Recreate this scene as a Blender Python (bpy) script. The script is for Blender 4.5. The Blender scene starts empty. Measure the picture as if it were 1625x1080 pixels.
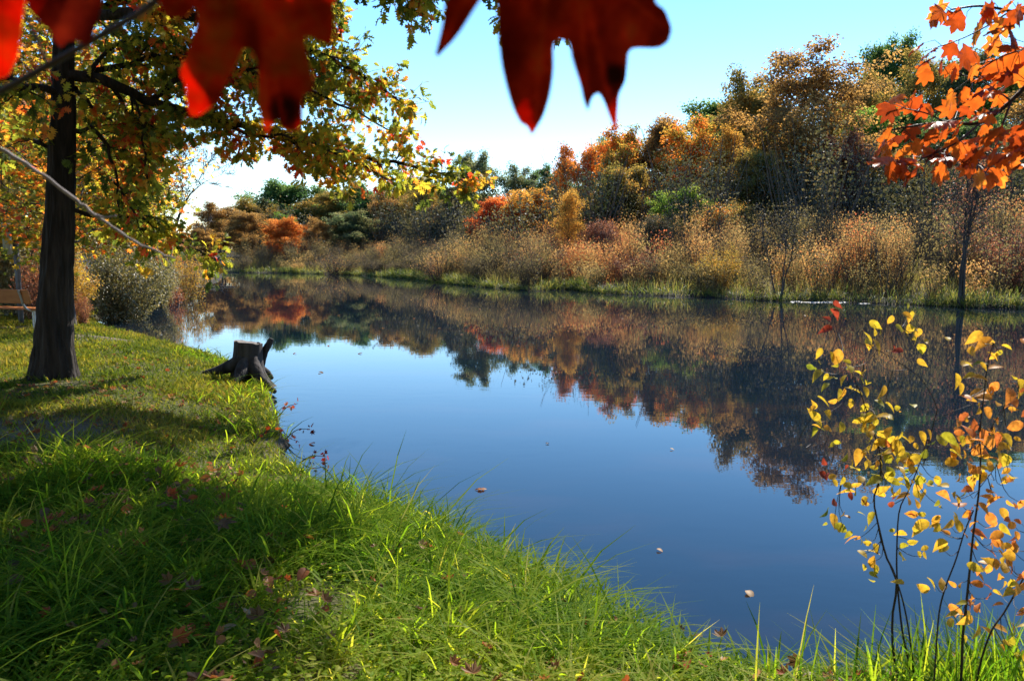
import bpy, math, random
import numpy as np
from mathutils import Vector
from mathutils.geometry import delaunay_2d_cdt

scene = bpy.context.scene
C = scene.collection
rad = math.radians

# ------------------------------------------------------------------ camera
FPX = 1237.0                      # focal length in pixels of the 1625 px wide photograph
CAMZ = 2.1
PITCH = rad(6.7)
cam_data = bpy.data.cameras.new("camera")
cam_data.sensor_width = 36.0
cam_data.lens = 36.0 * FPX / 1625.0
cam_data.clip_start = 0.02
cam_data.clip_end = 3000
cam_data.dof.use_dof = True
cam_data.dof.focus_distance = 14.0
cam_data.dof.aperture_fstop = 7.0
cam = bpy.data.objects.new("camera", cam_data)
C.objects.link(cam)
cam.location = (0, 0, CAMZ)
cam.rotation_euler = (rad(90) - PITCH, 0, 0)
scene.camera = cam

# ------------------------------------------------------------------ sky, sun, exposure
SUN_EL = rad(41)
SUN_AZ = rad(24)                  # to the right of straight ahead
world = bpy.data.worlds.new("World")
scene.world = world
world.use_nodes = True
wn = world.node_tree.nodes
sky = wn.new("ShaderNodeTexSky")
sky.sky_type = 'NISHITA'
sky.sun_disc = False
sky.sun_elevation = SUN_EL
sky.sun_rotation = SUN_AZ
sky.air_density = 1.0
sky.dust_density = 0.0
sky.ozone_density = 3.0
hsv = wn.new("ShaderNodeHueSaturation")
hsv.inputs['Saturation'].default_value = 1.22
world.node_tree.links.new(sky.outputs[0], hsv.inputs['Color'])
world.node_tree.links.new(hsv.outputs[0], wn["Background"].inputs[0])
wn["Background"].inputs[1].default_value = 0.124
sun_data = bpy.data.lights.new("sun", 'SUN')
sun_data.energy = 5.0
sun_data.angle = rad(0.53)
sun_data.color = (1.0, 0.93, 0.82)
sun = bpy.data.objects.new("sun", sun_data)
C.objects.link(sun)
SUND = Vector((math.sin(SUN_AZ) * math.cos(SUN_EL), math.cos(SUN_AZ) * math.cos(SUN_EL), math.sin(SUN_EL)))
sun.rotation_euler = SUND.to_track_quat('Z', 'Y').to_euler()
scene.view_settings.view_transform = 'Standard'
scene.view_settings.look = 'None'
scene.view_settings.gamma = 1
scene.view_settings.exposure = 1.2
scene.render.engine = 'CYCLES'
scene.cycles.max_bounces = 8
scene.cycles.diffuse_bounces = 3
scene.cycles.glossy_bounces = 3
scene.cycles.transmission_bounces = 4
scene.cycles.use_denoising = True
scene.cycles.denoising_prefilter = 'ACCURATE'
scene.cycles.sample_clamp_indirect = 6

# ------------------------------------------------------------------ helpers
def ray(px, py):
    u = (px - 812.5) / FPX
    v = (540.0 - py) / FPX
    return np.array([u, math.cos(PITCH) + math.sin(PITCH) * v, -math.sin(PITCH) + math.cos(PITCH) * v])

def P(px, py, Y):                 # point at distance Y ahead of the camera
    d = ray(px, py)
    return np.array([0, 0, CAMZ]) + d * (Y / d[1])

def G(px, py, z=0.0):             # point on the level z
    d = ray(px, py)
    return np.array([0, 0, CAMZ]) + d * ((z - CAMZ) / d[2])

def sm(t):
    t = np.clip(t, 0, 1)
    return t * t * (3 - 2 * t)

def hash2(i, j, s):
    n = np.sin(i * 127.1 + j * 311.7 + s * 74.7) * 43758.5453
    return n - np.floor(n)

def vnoise(x, y, s=0.0):
    x = np.asarray(x, float); y = np.asarray(y, float)
    i = np.floor(x); j = np.floor(y)
    fx = sm(x - i); fy = sm(y - j)
    a = hash2(i, j, s); b = hash2(i + 1, j, s); c = hash2(i, j + 1, s); d = hash2(i + 1, j + 1, s)
    return (a * (1 - fx) + b * fx) * (1 - fy) + (c * (1 - fx) + d * fx) * fy

def unit(a):
    a = np.asarray(a, float)
    return a / np.maximum(np.linalg.norm(a, axis=-1, keepdims=True), 1e-9)

class Geo:
    """collects vertices and faces, then links them as one mesh object"""
    def __init__(self):
        self.V = []; self.F3 = []; self.F4 = []; self.A = []; self.n = 0
    def add(self, V, F, rnd=0.5):
        V = np.asarray(V, float).reshape(-1, 3)
        F = np.asarray(F, int)
        if len(V) == 0 or len(F) == 0:
            return
        (self.F3 if F.shape[1] == 3 else self.F4).append(F + self.n)
        self.V.append(V)
        self.A.append(np.broadcast_to(np.asarray(rnd, float), (len(V),)))
        self.n += len(V)
    def mesh(self, name, smooth=True):
        me = bpy.data.meshes.new(name)
        V = np.concatenate(self.V)
        f3 = np.concatenate(self.F3) if self.F3 else np.zeros((0, 3), int)
        f4 = np.concatenate(self.F4) if self.F4 else np.zeros((0, 4), int)
        loops = np.concatenate([f3.ravel(), f4.ravel()]).astype(np.int32)
        starts = np.concatenate([np.arange(len(f3)) * 3, len(f3) * 3 + np.arange(len(f4)) * 4]).astype(np.int32)
        me.vertices.add(len(V)); me.vertices.foreach_set('co', V.astype(np.float32).ravel())
        me.loops.add(len(loops)); me.loops.foreach_set('vertex_index', loops)
        me.polygons.add(len(starts)); me.polygons.foreach_set('loop_start', starts)
        me.polygons.foreach_set('use_smooth', np.full(len(starts), smooth))
        at = me.attributes.new('rnd', 'FLOAT', 'POINT')
        at.data.foreach_set('value', np.concatenate(self.A).astype(np.float32))
        me.update(calc_edges=True)
        return me
    def build(self, name, mat, parent=None, smooth=True):
        me = self.mesh(name, smooth)
        me.materials.append(mat)
        return link(name, me, parent)

def link(name, me, parent=None):
    o = bpy.data.objects.new(name, me)
    C.objects.link(o)
    if parent:
        o.parent = parent
    return o

def tag(o, label=None, cat=None, group=None, kind=None):
    if label: o['label'] = label
    if cat: o['category'] = cat
    if group: o['group'] = group
    if kind: o['kind'] = kind
    return o

def thing(name, label, cat, loc=(0, 0, 0), group=None, rz=0.0):
    o = bpy.data.objects.new(name, None)
    o.empty_display_size = 0.2
    C.objects.link(o)
    o.location = tuple(loc)
    o.rotation_euler = (0, 0, rz)
    return tag(o, label, cat, group)

def tube(g, Pts, R, k=6, rnd=0.5, cap=False):
    Pts = np.asarray(Pts, float); n = len(Pts)
    R = np.broadcast_to(np.asarray(R, float), (n,))
    T = unit(np.gradient(Pts, axis=0))
    ref = np.eye(3)[np.argmin(np.abs(T.mean(0)))]
    A = unit(np.cross(T, ref)); B = np.cross(T, A)
    th = np.arange(k) * 2 * math.pi / k
    ring = Pts[:, None, :] + R[:, None, None] * (np.cos(th)[None, :, None] * A[:, None, :] + np.sin(th)[None, :, None] * B[:, None, :])
    i = np.arange(n - 1)[:, None] * k; j = np.arange(k)[None, :]; j2 = (j + 1) % k
    F = np.stack([i + j, i + j2, i + k + j2, i + k + j], -1).reshape(-1, 4)
    g.add(ring.reshape(-1, 3), F, rnd)
    if cap:
        base = np.concatenate([ring[-1], Pts[-1:]])
        jj = np.arange(k)
        g.add(base, np.stack([jj, (jj + 1) % k, np.full(k, k)], -1), rnd)

def smooth_path(pts, n):
    """resample a polyline with Catmull-Rom"""
    pts = np.asarray(pts, float)
    Q = np.concatenate([2 * pts[:1] - pts[1:2], pts, 2 * pts[-1:] - pts[-2:-1]])
    t = np.linspace(0, len(pts) - 1 - 1e-6, n)
    i = t.astype(int); f = (t - i)[:, None]
    p0, p1, p2, p3 = Q[i], Q[i + 1], Q[i + 2], Q[i + 3]
    return 0.5 * (2 * p1 + (p2 - p0) * f + (2 * p0 - 5 * p1 + 4 * p2 - p3) * f ** 2 + (3 * p1 - p0 - 3 * p2 + p3) * f ** 3)

def box(g, c, s, rz=0.0, rnd=0.5):
    x, y, z = np.array(s) / 2
    V = np.array([[-x, -y, -z], [x, -y, -z], [x, y, -z], [-x, y, -z], [-x, -y, z], [x, -y, z], [x, y, z], [-x, y, z]])
    ca, sa = math.cos(rz), math.sin(rz)
    V = V @ np.array([[ca, sa, 0], [-sa, ca, 0], [0, 0, 1]]) + np.array(c)
    g.add(V, [[0, 3, 2, 1], [4, 5, 6, 7], [0, 1, 5, 4], [1, 2, 6, 5], [2, 3, 7, 6], [3, 0, 4, 7]], rnd)

def place(g, tmpl, pos, tip, nrm, size, rnd):
    """copies of a leaf template: tip direction, face normal, size and colour value per leaf"""
    TV, TF = tmpl
    pos = np.asarray(pos, float); N = len(pos)
    y = unit(tip)
    x = unit(np.cross(y, nrm))
    z = np.cross(x, y)
    size = np.broadcast_to(np.asarray(size, float), (N,))
    V = (TV[None, :, 0, None] * x[:, None] + TV[None, :, 1, None] * y[:, None] + TV[None, :, 2, None] * z[:, None]) * size[:, None, None] + pos[:, None]
    m = len(TV)
    F = (TF[None] + (np.arange(N) * m)[:, None, None]).reshape(-1, TF.shape[1])
    g.add(V.reshape(-1, 3), F, np.repeat(np.broadcast_to(np.asarray(rnd, float), (N,)), m))

def half_strip(half, fold=0.25, droop=0.25):
    half = np.array(half, float)
    k = len(half)
    mid = np.stack([np.zeros(k), half[:, 1], np.zeros(k)], -1)
    rgt = np.stack([half[:, 0], half[:, 1], fold * half[:, 0]], -1)
    lft = rgt * np.array([-1, 1, 1])
    V = np.concatenate([mid, rgt, lft])
    V[:, 2] -= droop * V[:, 1] ** 2
    i = np.arange(k - 1)
    F = np.concatenate([np.stack([i, k + i, k + i + 1, i + 1], -1), np.stack([i, i + 1, 2 * k + i + 1, 2 * k + i], -1)])
    return V, F

OAK = half_strip([(0.012, 0), (0.012, .12), (.15, .2), (.09, .29), (.34, .44), (.12, .47), (.40, .68), (.14, .68), (.22, .88), (.05, .86), (0.0, 1)], .25, .25)
OVATE_P = half_strip([(0, 0), (.15, .07), (.27, .27), (.285, .46), (.21, .68), (.09, .88), (0, 1.06)], .35, .42)
OVATE = half_strip([(0, 0), (.2, .1), (.32, .3), (.34, .52), (.24, .78), (0, 1)], .3, .3)
QUAD = (np.array([[0, 0, 0], [.36, .45, .08], [0, 1, -.12], [-.36, .5, .08]]), np.array([[0, 1, 2, 3]]))

def polar_leaf(pts, cy=0.35, curl=0.25):
    pts = [(a, r) for a, r in pts]
    full = pts + [(180 - a, r) for a, r in reversed(pts) if a not in (90, -90)]
    V = [[0, cy, 0]]
    for a, r in full:
        V.append([r * math.cos(rad(a)), cy + r * math.sin(rad(a)), -curl * r * r + 0.05 * math.sin(a * 0.35)])
    k = len(full)
    F = [[0, 1 + i, 1 + (i + 1) % k] for i in range(k)]
    return np.array(V), np.array(F)

MAPLE = polar_leaf([(-90, .33), (-62, .24), (-40, .3), (-22, .36), (-8, .52), (4, .38), (14, .24), (26, .4), (40, .64), (50, .5), (58, .34), (66, .26), (74, .46), (82, .5), (90, .68)])
MAPLE_B = polar_leaf([(-90, .3), (-62, .27), (-40, .34), (-22, .42), (-8, .5), (6, .42), (16, .33), (28, .46), (40, .6), (50, .53), (60, .42), (68, .36), (74, .46), (82, .54), (90, .66)], .33, .45)
MAPLE_L = polar_leaf([(-90, .3), (-62, .27), (-40, .34), (-22, .42), (-8, .5), (6, .42), (16, .36), (28, .46), (40, .58), (50, .53), (60, .44), (68, .40), (74, .46), (82, .54), (90, .62)], .33, -1.1)
MAPLE_S = polar_leaf([(-90, .3), (-40, .28), (-8, .52), (14, .24), (42, .62), (64, .27), (76, .45), (90, .66)])

# ------------------------------------------------------------------ materials
def nodes_of(name):
    m = bpy.data.materials.new(name)
    m.use_nodes = True
    nt = m.node_tree
    for n in list(nt.nodes):
        nt.nodes.remove(n)
    out = nt.nodes.new('ShaderNodeOutputMaterial')
    return m, nt, out

def ramp_node(nt, cols, fac):
    r = nt.nodes.new('ShaderNodeValToRGB')
    el = r.color_ramp.elements
    while len(el) < len(cols):
        el.new(0.5)
    for i, c in enumerate(cols):
        el[i].position = i / max(1, len(cols) - 1)
        el[i].color = (*c, 1)
    nt.links.new(fac, r.inputs[0])
    return r.outputs[0]

def leaf_mat(name, cols, trans=0.5, gloss=0.015, tboost=2.3, rough=0.5, spots=None, ttint=(1.1, 1.0, .75)):
    m, nt, out = nodes_of(name)
    L = nt.links.new
    a = nt.nodes.new('ShaderNodeAttribute'); a.attribute_name = 'rnd'
    col = ramp_node(nt, cols, a.outputs['Fac'])
    if spots:
        tc = nt.nodes.new('ShaderNodeTexCoord')
        nz = nt.nodes.new('ShaderNodeTexNoise'); nz.inputs['Scale'].default_value = spots; nz.inputs['Detail'].default_value = 4
        L(tc.outputs['Object'], nz.inputs['Vector'])
        mr = nt.nodes.new('ShaderNodeMapRange'); mr.inputs[1].default_value = .3; mr.inputs[2].default_value = .7
        mr.inputs[3].default_value = .55; mr.inputs[4].default_value = 1.2
        L(nz.outputs['Fac'], mr.inputs[0])
        mul = nt.nodes.new('ShaderNodeVectorMath'); mul.operation = 'SCALE'
        L(col, mul.inputs[0]); L(mr.outputs[0], mul.inputs['Scale'])
        col = mul.outputs[0]
    d = nt.nodes.new('ShaderNodeBsdfDiffuse'); L(col, d.inputs[0])
    t = nt.nodes.new('ShaderNodeBsdfTranslucent')
    b = nt.nodes.new('ShaderNodeVectorMath'); b.operation = 'MULTIPLY'; b.inputs[1].default_value = tuple(tboost * q for q in ttint)
    L(col, b.inputs[0]); L(b.outputs[0], t.inputs[0])
    mx = nt.nodes.new('ShaderNodeMixShader'); mx.inputs[0].default_value = trans
    L(d.outputs[0], mx.inputs[1]); L(t.outputs[0], mx.inputs[2])
    gl = nt.nodes.new('ShaderNodeBsdfGlossy'); gl.inputs['Roughness'].default_value = rough
    m2 = nt.nodes.new('ShaderNodeMixShader'); m2.inputs[0].default_value = gloss
    L(mx.outputs[0], m2.inputs[1]); L(gl.outputs[0], m2.inputs[2])
    L(m2.outputs[0], out.inputs[0])
    return m

def solid_mat(name, c1, c2, scale=8.0, rough=0.8, bump=0.3, stretch=(1, 1, 1), metal=0.0, spec=0.3, detail=6.0, dist=0.02):
    m, nt, out = nodes_of(name)
    L = nt.links.new
    tc = nt.nodes.new('ShaderNodeTexCoord')
    mp = nt.nodes.new('ShaderNodeMapping'); mp.inputs['Scale'].default_value = stretch
    L(tc.outputs['Object'], mp.inputs[0])
    nz = nt.nodes.new('ShaderNodeTexNoise'); nz.inputs['Scale'].default_value = scale; nz.inputs['Detail'].default_value = detail
    L(mp.outputs[0], nz.inputs['Vector'])
    mr = nt.nodes.new('ShaderNodeMapRange'); mr.inputs[1].default_value = .3; mr.inputs[2].default_value = .7
    L(nz.outputs['Fac'], mr.inputs[0])
    col = ramp_node(nt, [c1, c2], mr.outputs[0])
    b = nt.nodes.new('ShaderNodeBsdfPrincipled')
    b.inputs['Roughness'].default_value = rough
    b.inputs['Metallic'].default_value = metal
    b.inputs['Specular IOR Level'].default_value = spec
    L(col, b.inputs['Base Color'])
    bp = nt.nodes.new('ShaderNodeBump'); bp.inputs['Strength'].default_value = bump; bp.inputs['Distance'].default_value = dist
    L(nz.outputs['Fac'], bp.inputs['Height']); L(bp.outputs[0], b.inputs['Normal'])
    L(b.outputs[0], out.inputs[0])
    return m

M = {}
M['bark_oak'] = solid_mat('oak_bark', (.012, .009, .007), (.05, .038, .031), 16, .9, 1.0, (1, 1, .12), dist=.09)
M['bark'] = solid_mat('grey_brown_bark', (.035, .028, .024), (.10, .085, .075), 6, .9, .5, (1, 1, .25))
M['bark_pale'] = solid_mat('pale_dead_bark', (.16, .14, .13), (.32, .29, .27), 20, .85, .4, (1, 1, .3))
M['twig_pale'] = solid_mat('pale_twig_bark', (.12, .095, .09), (.30, .25, .235), 60, .7, .4, (1, 1, .3), dist=.004)
M['twig_dark'] = solid_mat('dark_twig_bark', (.014, .009, .008), (.04, .026, .022), 60, .6, .3, dist=.003)
M['stump'] = solid_mat('weathered_stump_wood', (.012, .010, .009), (.06, .052, .05), 14, .9, 1.0, (1, 1, .1), dist=.03)
M['stump_top'] = solid_mat('sawn_stump_wood', (.07, .06, .055), (.2, .18, .165), 30, .9, .5)

M['lf_green'] = leaf_mat('dark_green_leaves', [(0.026, 0.067, 0.021), (0.053, 0.113, 0.03), (0.09, 0.149, 0.045), (0.135, 0.164, 0.053)], .5)
M['lf_greyg'] = leaf_mat('grey_green_leaves', [(0.045, 0.075, 0.038), (0.09, 0.128, 0.06), (0.135, 0.149, 0.075), (0.209, 0.179, 0.075)], .5)
M['lf_bright'] = leaf_mat('fresh_green_leaves', [(0.075, 0.149, 0.026), (0.135, 0.224, 0.038), (0.194, 0.284, 0.053), (0.299, 0.299, 0.06)], .5)
M['lf_olive'] = leaf_mat('olive_brown_leaves', [(0.06, 0.063, 0.021), (0.128, 0.113, 0.03), (0.194, 0.143, 0.036), (0.299, 0.149, 0.038)], .5)
M['lf_brown'] = leaf_mat('russet_brown_leaves', [(0.057, 0.039, 0.018), (0.138, 0.086, 0.032), (0.253, 0.149, 0.048), (0.38, 0.23, 0.081)], .5)
M['lf_gold'] = leaf_mat('golden_leaves', [(0.152, 0.113, 0.029), (0.331, 0.197, 0.04), (0.483, 0.263, 0.054), (0.51, 0.316, 0.072)], .5)
M['lf_orange'] = leaf_mat('orange_leaves', [(0.138, 0.057, 0.018), (0.287, 0.109, 0.025), (0.437, 0.161, 0.032), (0.506, 0.23, 0.052)], .5)
M['lf_red'] = leaf_mat('red_orange_leaves', [(0.161, 0.04, 0.021), (0.31, 0.075, 0.023), (0.46, 0.127, 0.03), (0.552, 0.196, 0.046)], .5)
M['lf_mixed'] = leaf_mat('mixed_autumn_leaves', [(0.075, 0.09, 0.022), (0.149, 0.149, 0.03), (0.359, 0.209, 0.038), (0.538, 0.194, 0.038), (0.598, 0.12, 0.03)], .5)
M['lf_oak'] = leaf_mat('turning_oak_leaves', [(.045, .065, .012), (.07, .10, .014), (.15, .17, .02), (.28, .26, .026), (.4, .22, .025), (.46, .13, .02), (.4, .04, .016)], .6, .02, 2.3)
M['lf_maple'] = leaf_mat('yellow_green_maple_leaves', [(.08, .10, .015), (.17, .19, .02), (.28, .26, .03), (.38, .24, .03), (.46, .14, .025)], .5, .02, 1.5)
M['lf_bush'] = leaf_mat('olive_bush_leaves', [(.05, .055, .02), (.10, .10, .035), (.17, .15, .06), (.26, .21, .11)], .35, .08)
M['lf_goldbush'] = leaf_mat('golden_bush_leaves', [(.12, .11, .02), (.25, .19, .03), (.36, .22, .04), (.34, .12, .03)], .4, .05)
M['lf_redbush'] = leaf_mat('dull_red_bush_leaves', [(.07, .03, .02), (.16, .06, .035), (.26, .11, .06), (.3, .17, .1)], .4, .05)
M['lf_brush'] = leaf_mat('dry_marsh_leaves', [(.07, .058, .04), (.12, .105, .045), (.21, .16, .07), (.33, .21, .085), (.39, .18, .065), (.36, .105, .05)], .4, .02)
M['lf_under'] = leaf_mat('dark_undergrowth_leaves', [(.02, .026, .012), (.05, .05, .022), (.085, .075, .035), (.14, .10, .045)], .35, .05)  # darkest leaf colours, shared by undergrowth and dusky small trees
M['lf_sun_orange'] = leaf_mat('backlit_orange_maple_leaves', [(.12, .018, .006), (.30, .045, .008), (.46, .10, .012), (.56, .19, .025)], .6, .035, 1.6, .3, spots=25)
M['lf_red_near'] = leaf_mat('scarlet_maple_leaves', [(.012, .004, .004), (.05, .008, .005), (.16, .012, .006), (.32, .018, .007), (.5, .04, .01), (.42, .10, .02)], .55, .0, 1.5, .5, spots=35)
M['lf_yellow'] = leaf_mat('yellow_shrub_leaves', [(.16, .2, .02), (.34, .3, .025), (.5, .33, .03), (.56, .26, .035), (.52, .15, .04), (.22, .03, .02)], .55, .025, 1.4, .45, spots=60)
M['lf_litter'] = leaf_mat('fallen_dry_leaves', [(.07, .038, .02), (.15, .085, .04), (.21, .10, .035), (.29, .065, .02), (.32, .21, .11)], .35, .02, 1.6)
M['grass'] = leaf_mat('long_green_grass', [(.020, .055, .006), (.05, .115, .010), (.12, .19, .016), (.20, .24, .026), (.34, .29, .10)], .55, .004, 2.5, .5, ttint=(1.2, 1.08, .4))
M['lawn'] = leaf_mat('short_lawn_grass', [(.045, .09, .011), (.10, .145, .016), (.18, .195, .024), (.26, .22, .045), (.27, .19, .07)], .45, .01, 1.6, .6, ttint=(1.2, 1.0, .5))
M['marsh_grass'] = leaf_mat('marsh_grass_blades', [(.06, .10, .02), (.12, .15, .025), (.22, .2, .05), (.3, .23, .09)], .4, .05)
M['twig_brush'] = solid_mat('grey_brush_stems', (.06, .042, .03), (.15, .11, .08), 4, .9, .2)

def ground_mat():
    m, nt, out = nodes_of('turf_and_soil')
    L = nt.links.new
    tc = nt.nodes.new('ShaderNodeTexCoord')
    n1 = nt.nodes.new('ShaderNodeTexNoise'); n1.inputs['Scale'].default_value = 1.3; n1.inputs['Detail'].default_value = 8
    n2 = nt.nodes.new('ShaderNodeTexNoise'); n2.inputs['Scale'].default_value = 30; n2.inputs['Detail'].default_value = 6
    L(tc.outputs['Object'], n1.inputs['Vector']); L(tc.outputs['Object'], n2.inputs['Vector'])
    turf = ramp_node(nt, [(.022, .026, .007), (.05, .055, .014), (.085, .078, .022), (.10, .08, .035)], n1.outputs['Fac'])
    soil = ramp_node(nt, [(.04, .03, .022), (.13, .10, .08), (.24, .19, .16)], n2.outputs['Fac'])
    at = nt.nodes.new('ShaderNodeAttribute'); at.attribute_name = 'soil'
    mx = nt.nodes.new('ShaderNodeMix'); mx.data_type = 'RGBA'
    L(at.outputs['Fac'], mx.inputs[0]); L(turf, mx.inputs[6]); L(soil, mx.inputs[7])
    wet = nt.nodes.new('ShaderNodeAttribute'); wet.attribute_name = 'mud'
    mx2 = nt.nodes.new('ShaderNodeMix'); mx2.data_type = 'RGBA'
    L(wet.outputs['Fac'], mx2.inputs[0]); L(mx.outputs[2], mx2.inputs[6]); mx2.inputs[7].default_value = (.018, .014, .01, 1)
    b = nt.nodes.new('ShaderNodeBsdfPrincipled'); b.inputs['Roughness'].default_value = .95
    b.inputs['Specular IOR Level'].default_value = .2
    L(mx2.outputs[2], b.inputs['Base Color'])
    bp = nt.nodes.new('ShaderNodeBump'); bp.inputs['Strength'].default_value = .8; bp.inputs['Distance'].default_value = .03
    L(n2.outputs['Fac'], bp.inputs['Height']); L(bp.outputs[0], b.inputs['Normal'])
    L(b.outputs[0], out.inputs[0])
    return m

def water_mat():
    m, nt, out = nodes_of('still_pond_water')
    L = nt.links.new
    tc = nt.nodes.new('ShaderNodeTexCoord')
    mp = nt.nodes.new('ShaderNodeMapping'); mp.inputs['Scale'].default_value = (.5, 1.0, 1)
    mp.inputs['Rotation'].default_value = (0, 0, rad(12))
    L(tc.outputs['Object'], mp.inputs[0])
    n1 = nt.nodes.new('ShaderNodeTexNoise'); n1.inputs['Scale'].default_value = 5.0; n1.inputs['Detail'].default_value = 3
    n2 = nt.nodes.new('ShaderNodeTexNoise'); n2.inputs['Scale'].default_value = .35; n2.inputs['Detail'].default_value = 2
    L(mp.outputs[0], n1.inputs['Vector']); L(mp.outputs[0], n2.inputs['Vector'])
    mr = nt.nodes.new('ShaderNodeMapRange'); mr.inputs[1].default_value = .42; mr.inputs[2].default_value = .62
    mr.inputs[3].default_value = .25; mr.inputs[4].default_value = 1.0
    L(n2.outputs['Fac'], mr.inputs[0])
    mul = nt.nodes.new('ShaderNodeMath'); mul.operation = 'MULTIPLY'
    L(n1.outputs['Fac'], mul.inputs[0]); L(mr.outputs[0], mul.inputs[1])
    bp = nt.nodes.new('ShaderNodeBump'); bp.inputs['Strength'].default_value = 1.0; bp.inputs['Distance'].default_value = WAVE
    L(mul.outputs[0], bp.inputs['Height'])
    n3 = nt.nodes.new('ShaderNodeTexNoise'); n3.inputs['Scale'].default_value = .9; n3.inputs['Detail'].default_value = 4
    L(mp.outputs[0], n3.inputs['Vector'])
    col = ramp_node(nt, [(.003, .009, .018), (.005, .011, .019), (.03, .02, .022)], n3.outputs['Fac'])
    b = nt.nodes.new('ShaderNodeBsdfPrincipled')
    L(col, b.inputs['Base Color'])
    b.inputs['Roughness'].default_value = .012
    b.inputs['IOR'].default_value = 1.38
    L(bp.outputs[0], b.inputs['Normal'])
    L(b.outputs[0], out.inputs[0])
    return m
WAVE = 0.0009

# ------------------------------------------------------------------ pond outline and terrain
near_shore = [(1640, 1082), (1480, 1085), (1330, 1098), (1210, 1092), (1100, 1050), (1000, 1012), (880, 948), (750, 888), (620, 832),
              (540, 795), (478, 752), (452, 722), (462, 706), (446, 685), (440, 655), (432, 628), (405, 596), (360, 578), (310, 562),
              (265, 550), (215, 536), (165, 522), (148, 508), (170, 499), (215, 491), (248, 480), (280, 466), (305, 458), (345, 447), (352, 438)]
far_shore = [(346, 432.5), (450, 433), (560, 436.5), (660, 443), (705, 450), (760, 455), (850, 462), (900, 459), (960, 466), (1060, 470),
             (1130, 472), (1210, 477), (1330, 479), (1450, 484), (1550, 489), (1625, 491)]
poly = [G(*p)[:2] for p in near_shore] + [G(*p)[:2] for p in far_shore] + [np.array(p) for p in
        [(26, 28), (36, 27.5), (60, 30), (90, 30), (90, -4), (40, -1), (16, 1.2), (7, 2.6), (3.6, 3.35)]]
POLY = np.array(poly)

def pond_dist(x, y):              # > 0 on land, < 0 over water
    x = np.asarray(x, float).ravel(); y = np.asarray(y, float).ravel()
    A = POLY; B = np.roll(POLY, -1, axis=0)
    best = np.full(len(x), 1e9); inside = np.zeros(len(x), bool)
    for a, b in zip(A, B):
        ab = b - a
        t = np.clip(((x - a[0]) * ab[0] + (y - a[1]) * ab[1]) / (ab @ ab), 0, 1)
        best = np.minimum(best, np.hypot(x - a[0] - t * ab[0], y - a[1] - t * ab[1]))
        c = (a[1] > y) != (b[1] > y)
        with np.errstate(divide='ignore', invalid='ignore'):
            xi = (b[0] - a[0]) * (y - a[1]) / (b[1] - a[1]) + a[0]
        inside ^= c & (x < xi)
    return np.where(inside, -best, best)

def height(x, y, d=None):
    x = np.asarray(x, float).ravel(); y = np.asarray(y, float).ravel()
    if d is None:
        d = pond_dist(x, y)
    near = .13 * sm(d / .12) + .32 * sm(d / 1.9) + .05 * (vnoise(x * 1.1, y * 1.1, 1) - .5) * sm(d / 1.0)
    amp = 1.2 + 7.0 * sm((x + 30) / 65)
    far = .14 * sm(d / .25) + .7 * sm(d / 14) + amp * sm((d - 12) / 55) + .15 * (vnoise(x * .4, y * .4, 2) - .5) * sm(d / 3)
    w = sm((y - 25) / 8)
    z = near * (1 - w) + far * w
    return np.where(d < 0, -.03 - .7 * sm(-d / 1.8), z)

def H(x, y):
    return float(height([x], [y])[0])

def axis(lo, hi, f0, f1, step, grow):
    pts = list(np.arange(f0, f1, step))
    s, p = step, f0
    while p > lo:
        s *= grow; p -= s; pts.insert(0, p)
    s, p = step, pts[-1]
    while p < hi:
        s *= grow; p += s; pts.append(p)
    return np.array(pts)

def build_ground():
    xs = axis(-420, 420, -9, 3.5, .07, 1.06)
    ys = axis(-60, 700, 1.6, 13, .07, 1.05)
    X, Y = np.meshgrid(xs, ys)
    d = pond_dist(X, Y)
    Z = height(X, Y, d)
    g = Geo()
    nx, ny = len(xs), len(ys)
    i = np.arange(ny - 1)[:, None] * nx; j = np.arange(nx - 1)[None]
    F = np.stack([i + j, i + j + 1, i + nx + j + 1, i + nx + j], -1).reshape(-1, 4)
    g.add(np.stack([X.ravel(), Y.ravel(), Z], -1), F)
    me = g.mesh('ground')
    x, y = X.ravel(), Y.ravel()
    def spot(px, py, rx, ry, z=.45):
        c = G(px, py, z)
        return sm(1.4 - np.hypot((x - c[0]) / rx, (y - c[1]) / ry) + .6 * (vnoise(x * 2, y * 2, 5) - .5))
    soil = np.maximum.reduce([spot(175, 533, 1.1, .8), spot(25, 519, 1.3, .55), spot(420, 690, .35, .7, .25), .6 * spot(60, 680, .9, .7)])
    soil = np.maximum(soil, .2 * sm((vnoise(x * .9, y * .9, 8) - .55) * 5) * (y < 25))
    mud = np.maximum(sm((.14 - Z) / .12), .9 * sm((y - 24) / 3))
    for nm, v in (('soil', soil), ('mud', mud)):
        at = me.attributes.new(nm, 'FLOAT', 'POINT')
        at.data.foreach_set('value', np.asarray(v, np.float32))
    me.materials.append(ground_mat())
    tag(link('ground', me), kind='structure')

def build_water():
    g = Geo()
    g.add([[-45, -6, 0], [95, -6, 0], [95, 95, 0], [-45, 95, 0]], [[0, 1, 2, 3]])
    tag(g.build('water', water_mat()), kind='structure')

build_ground()
build_water()

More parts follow.
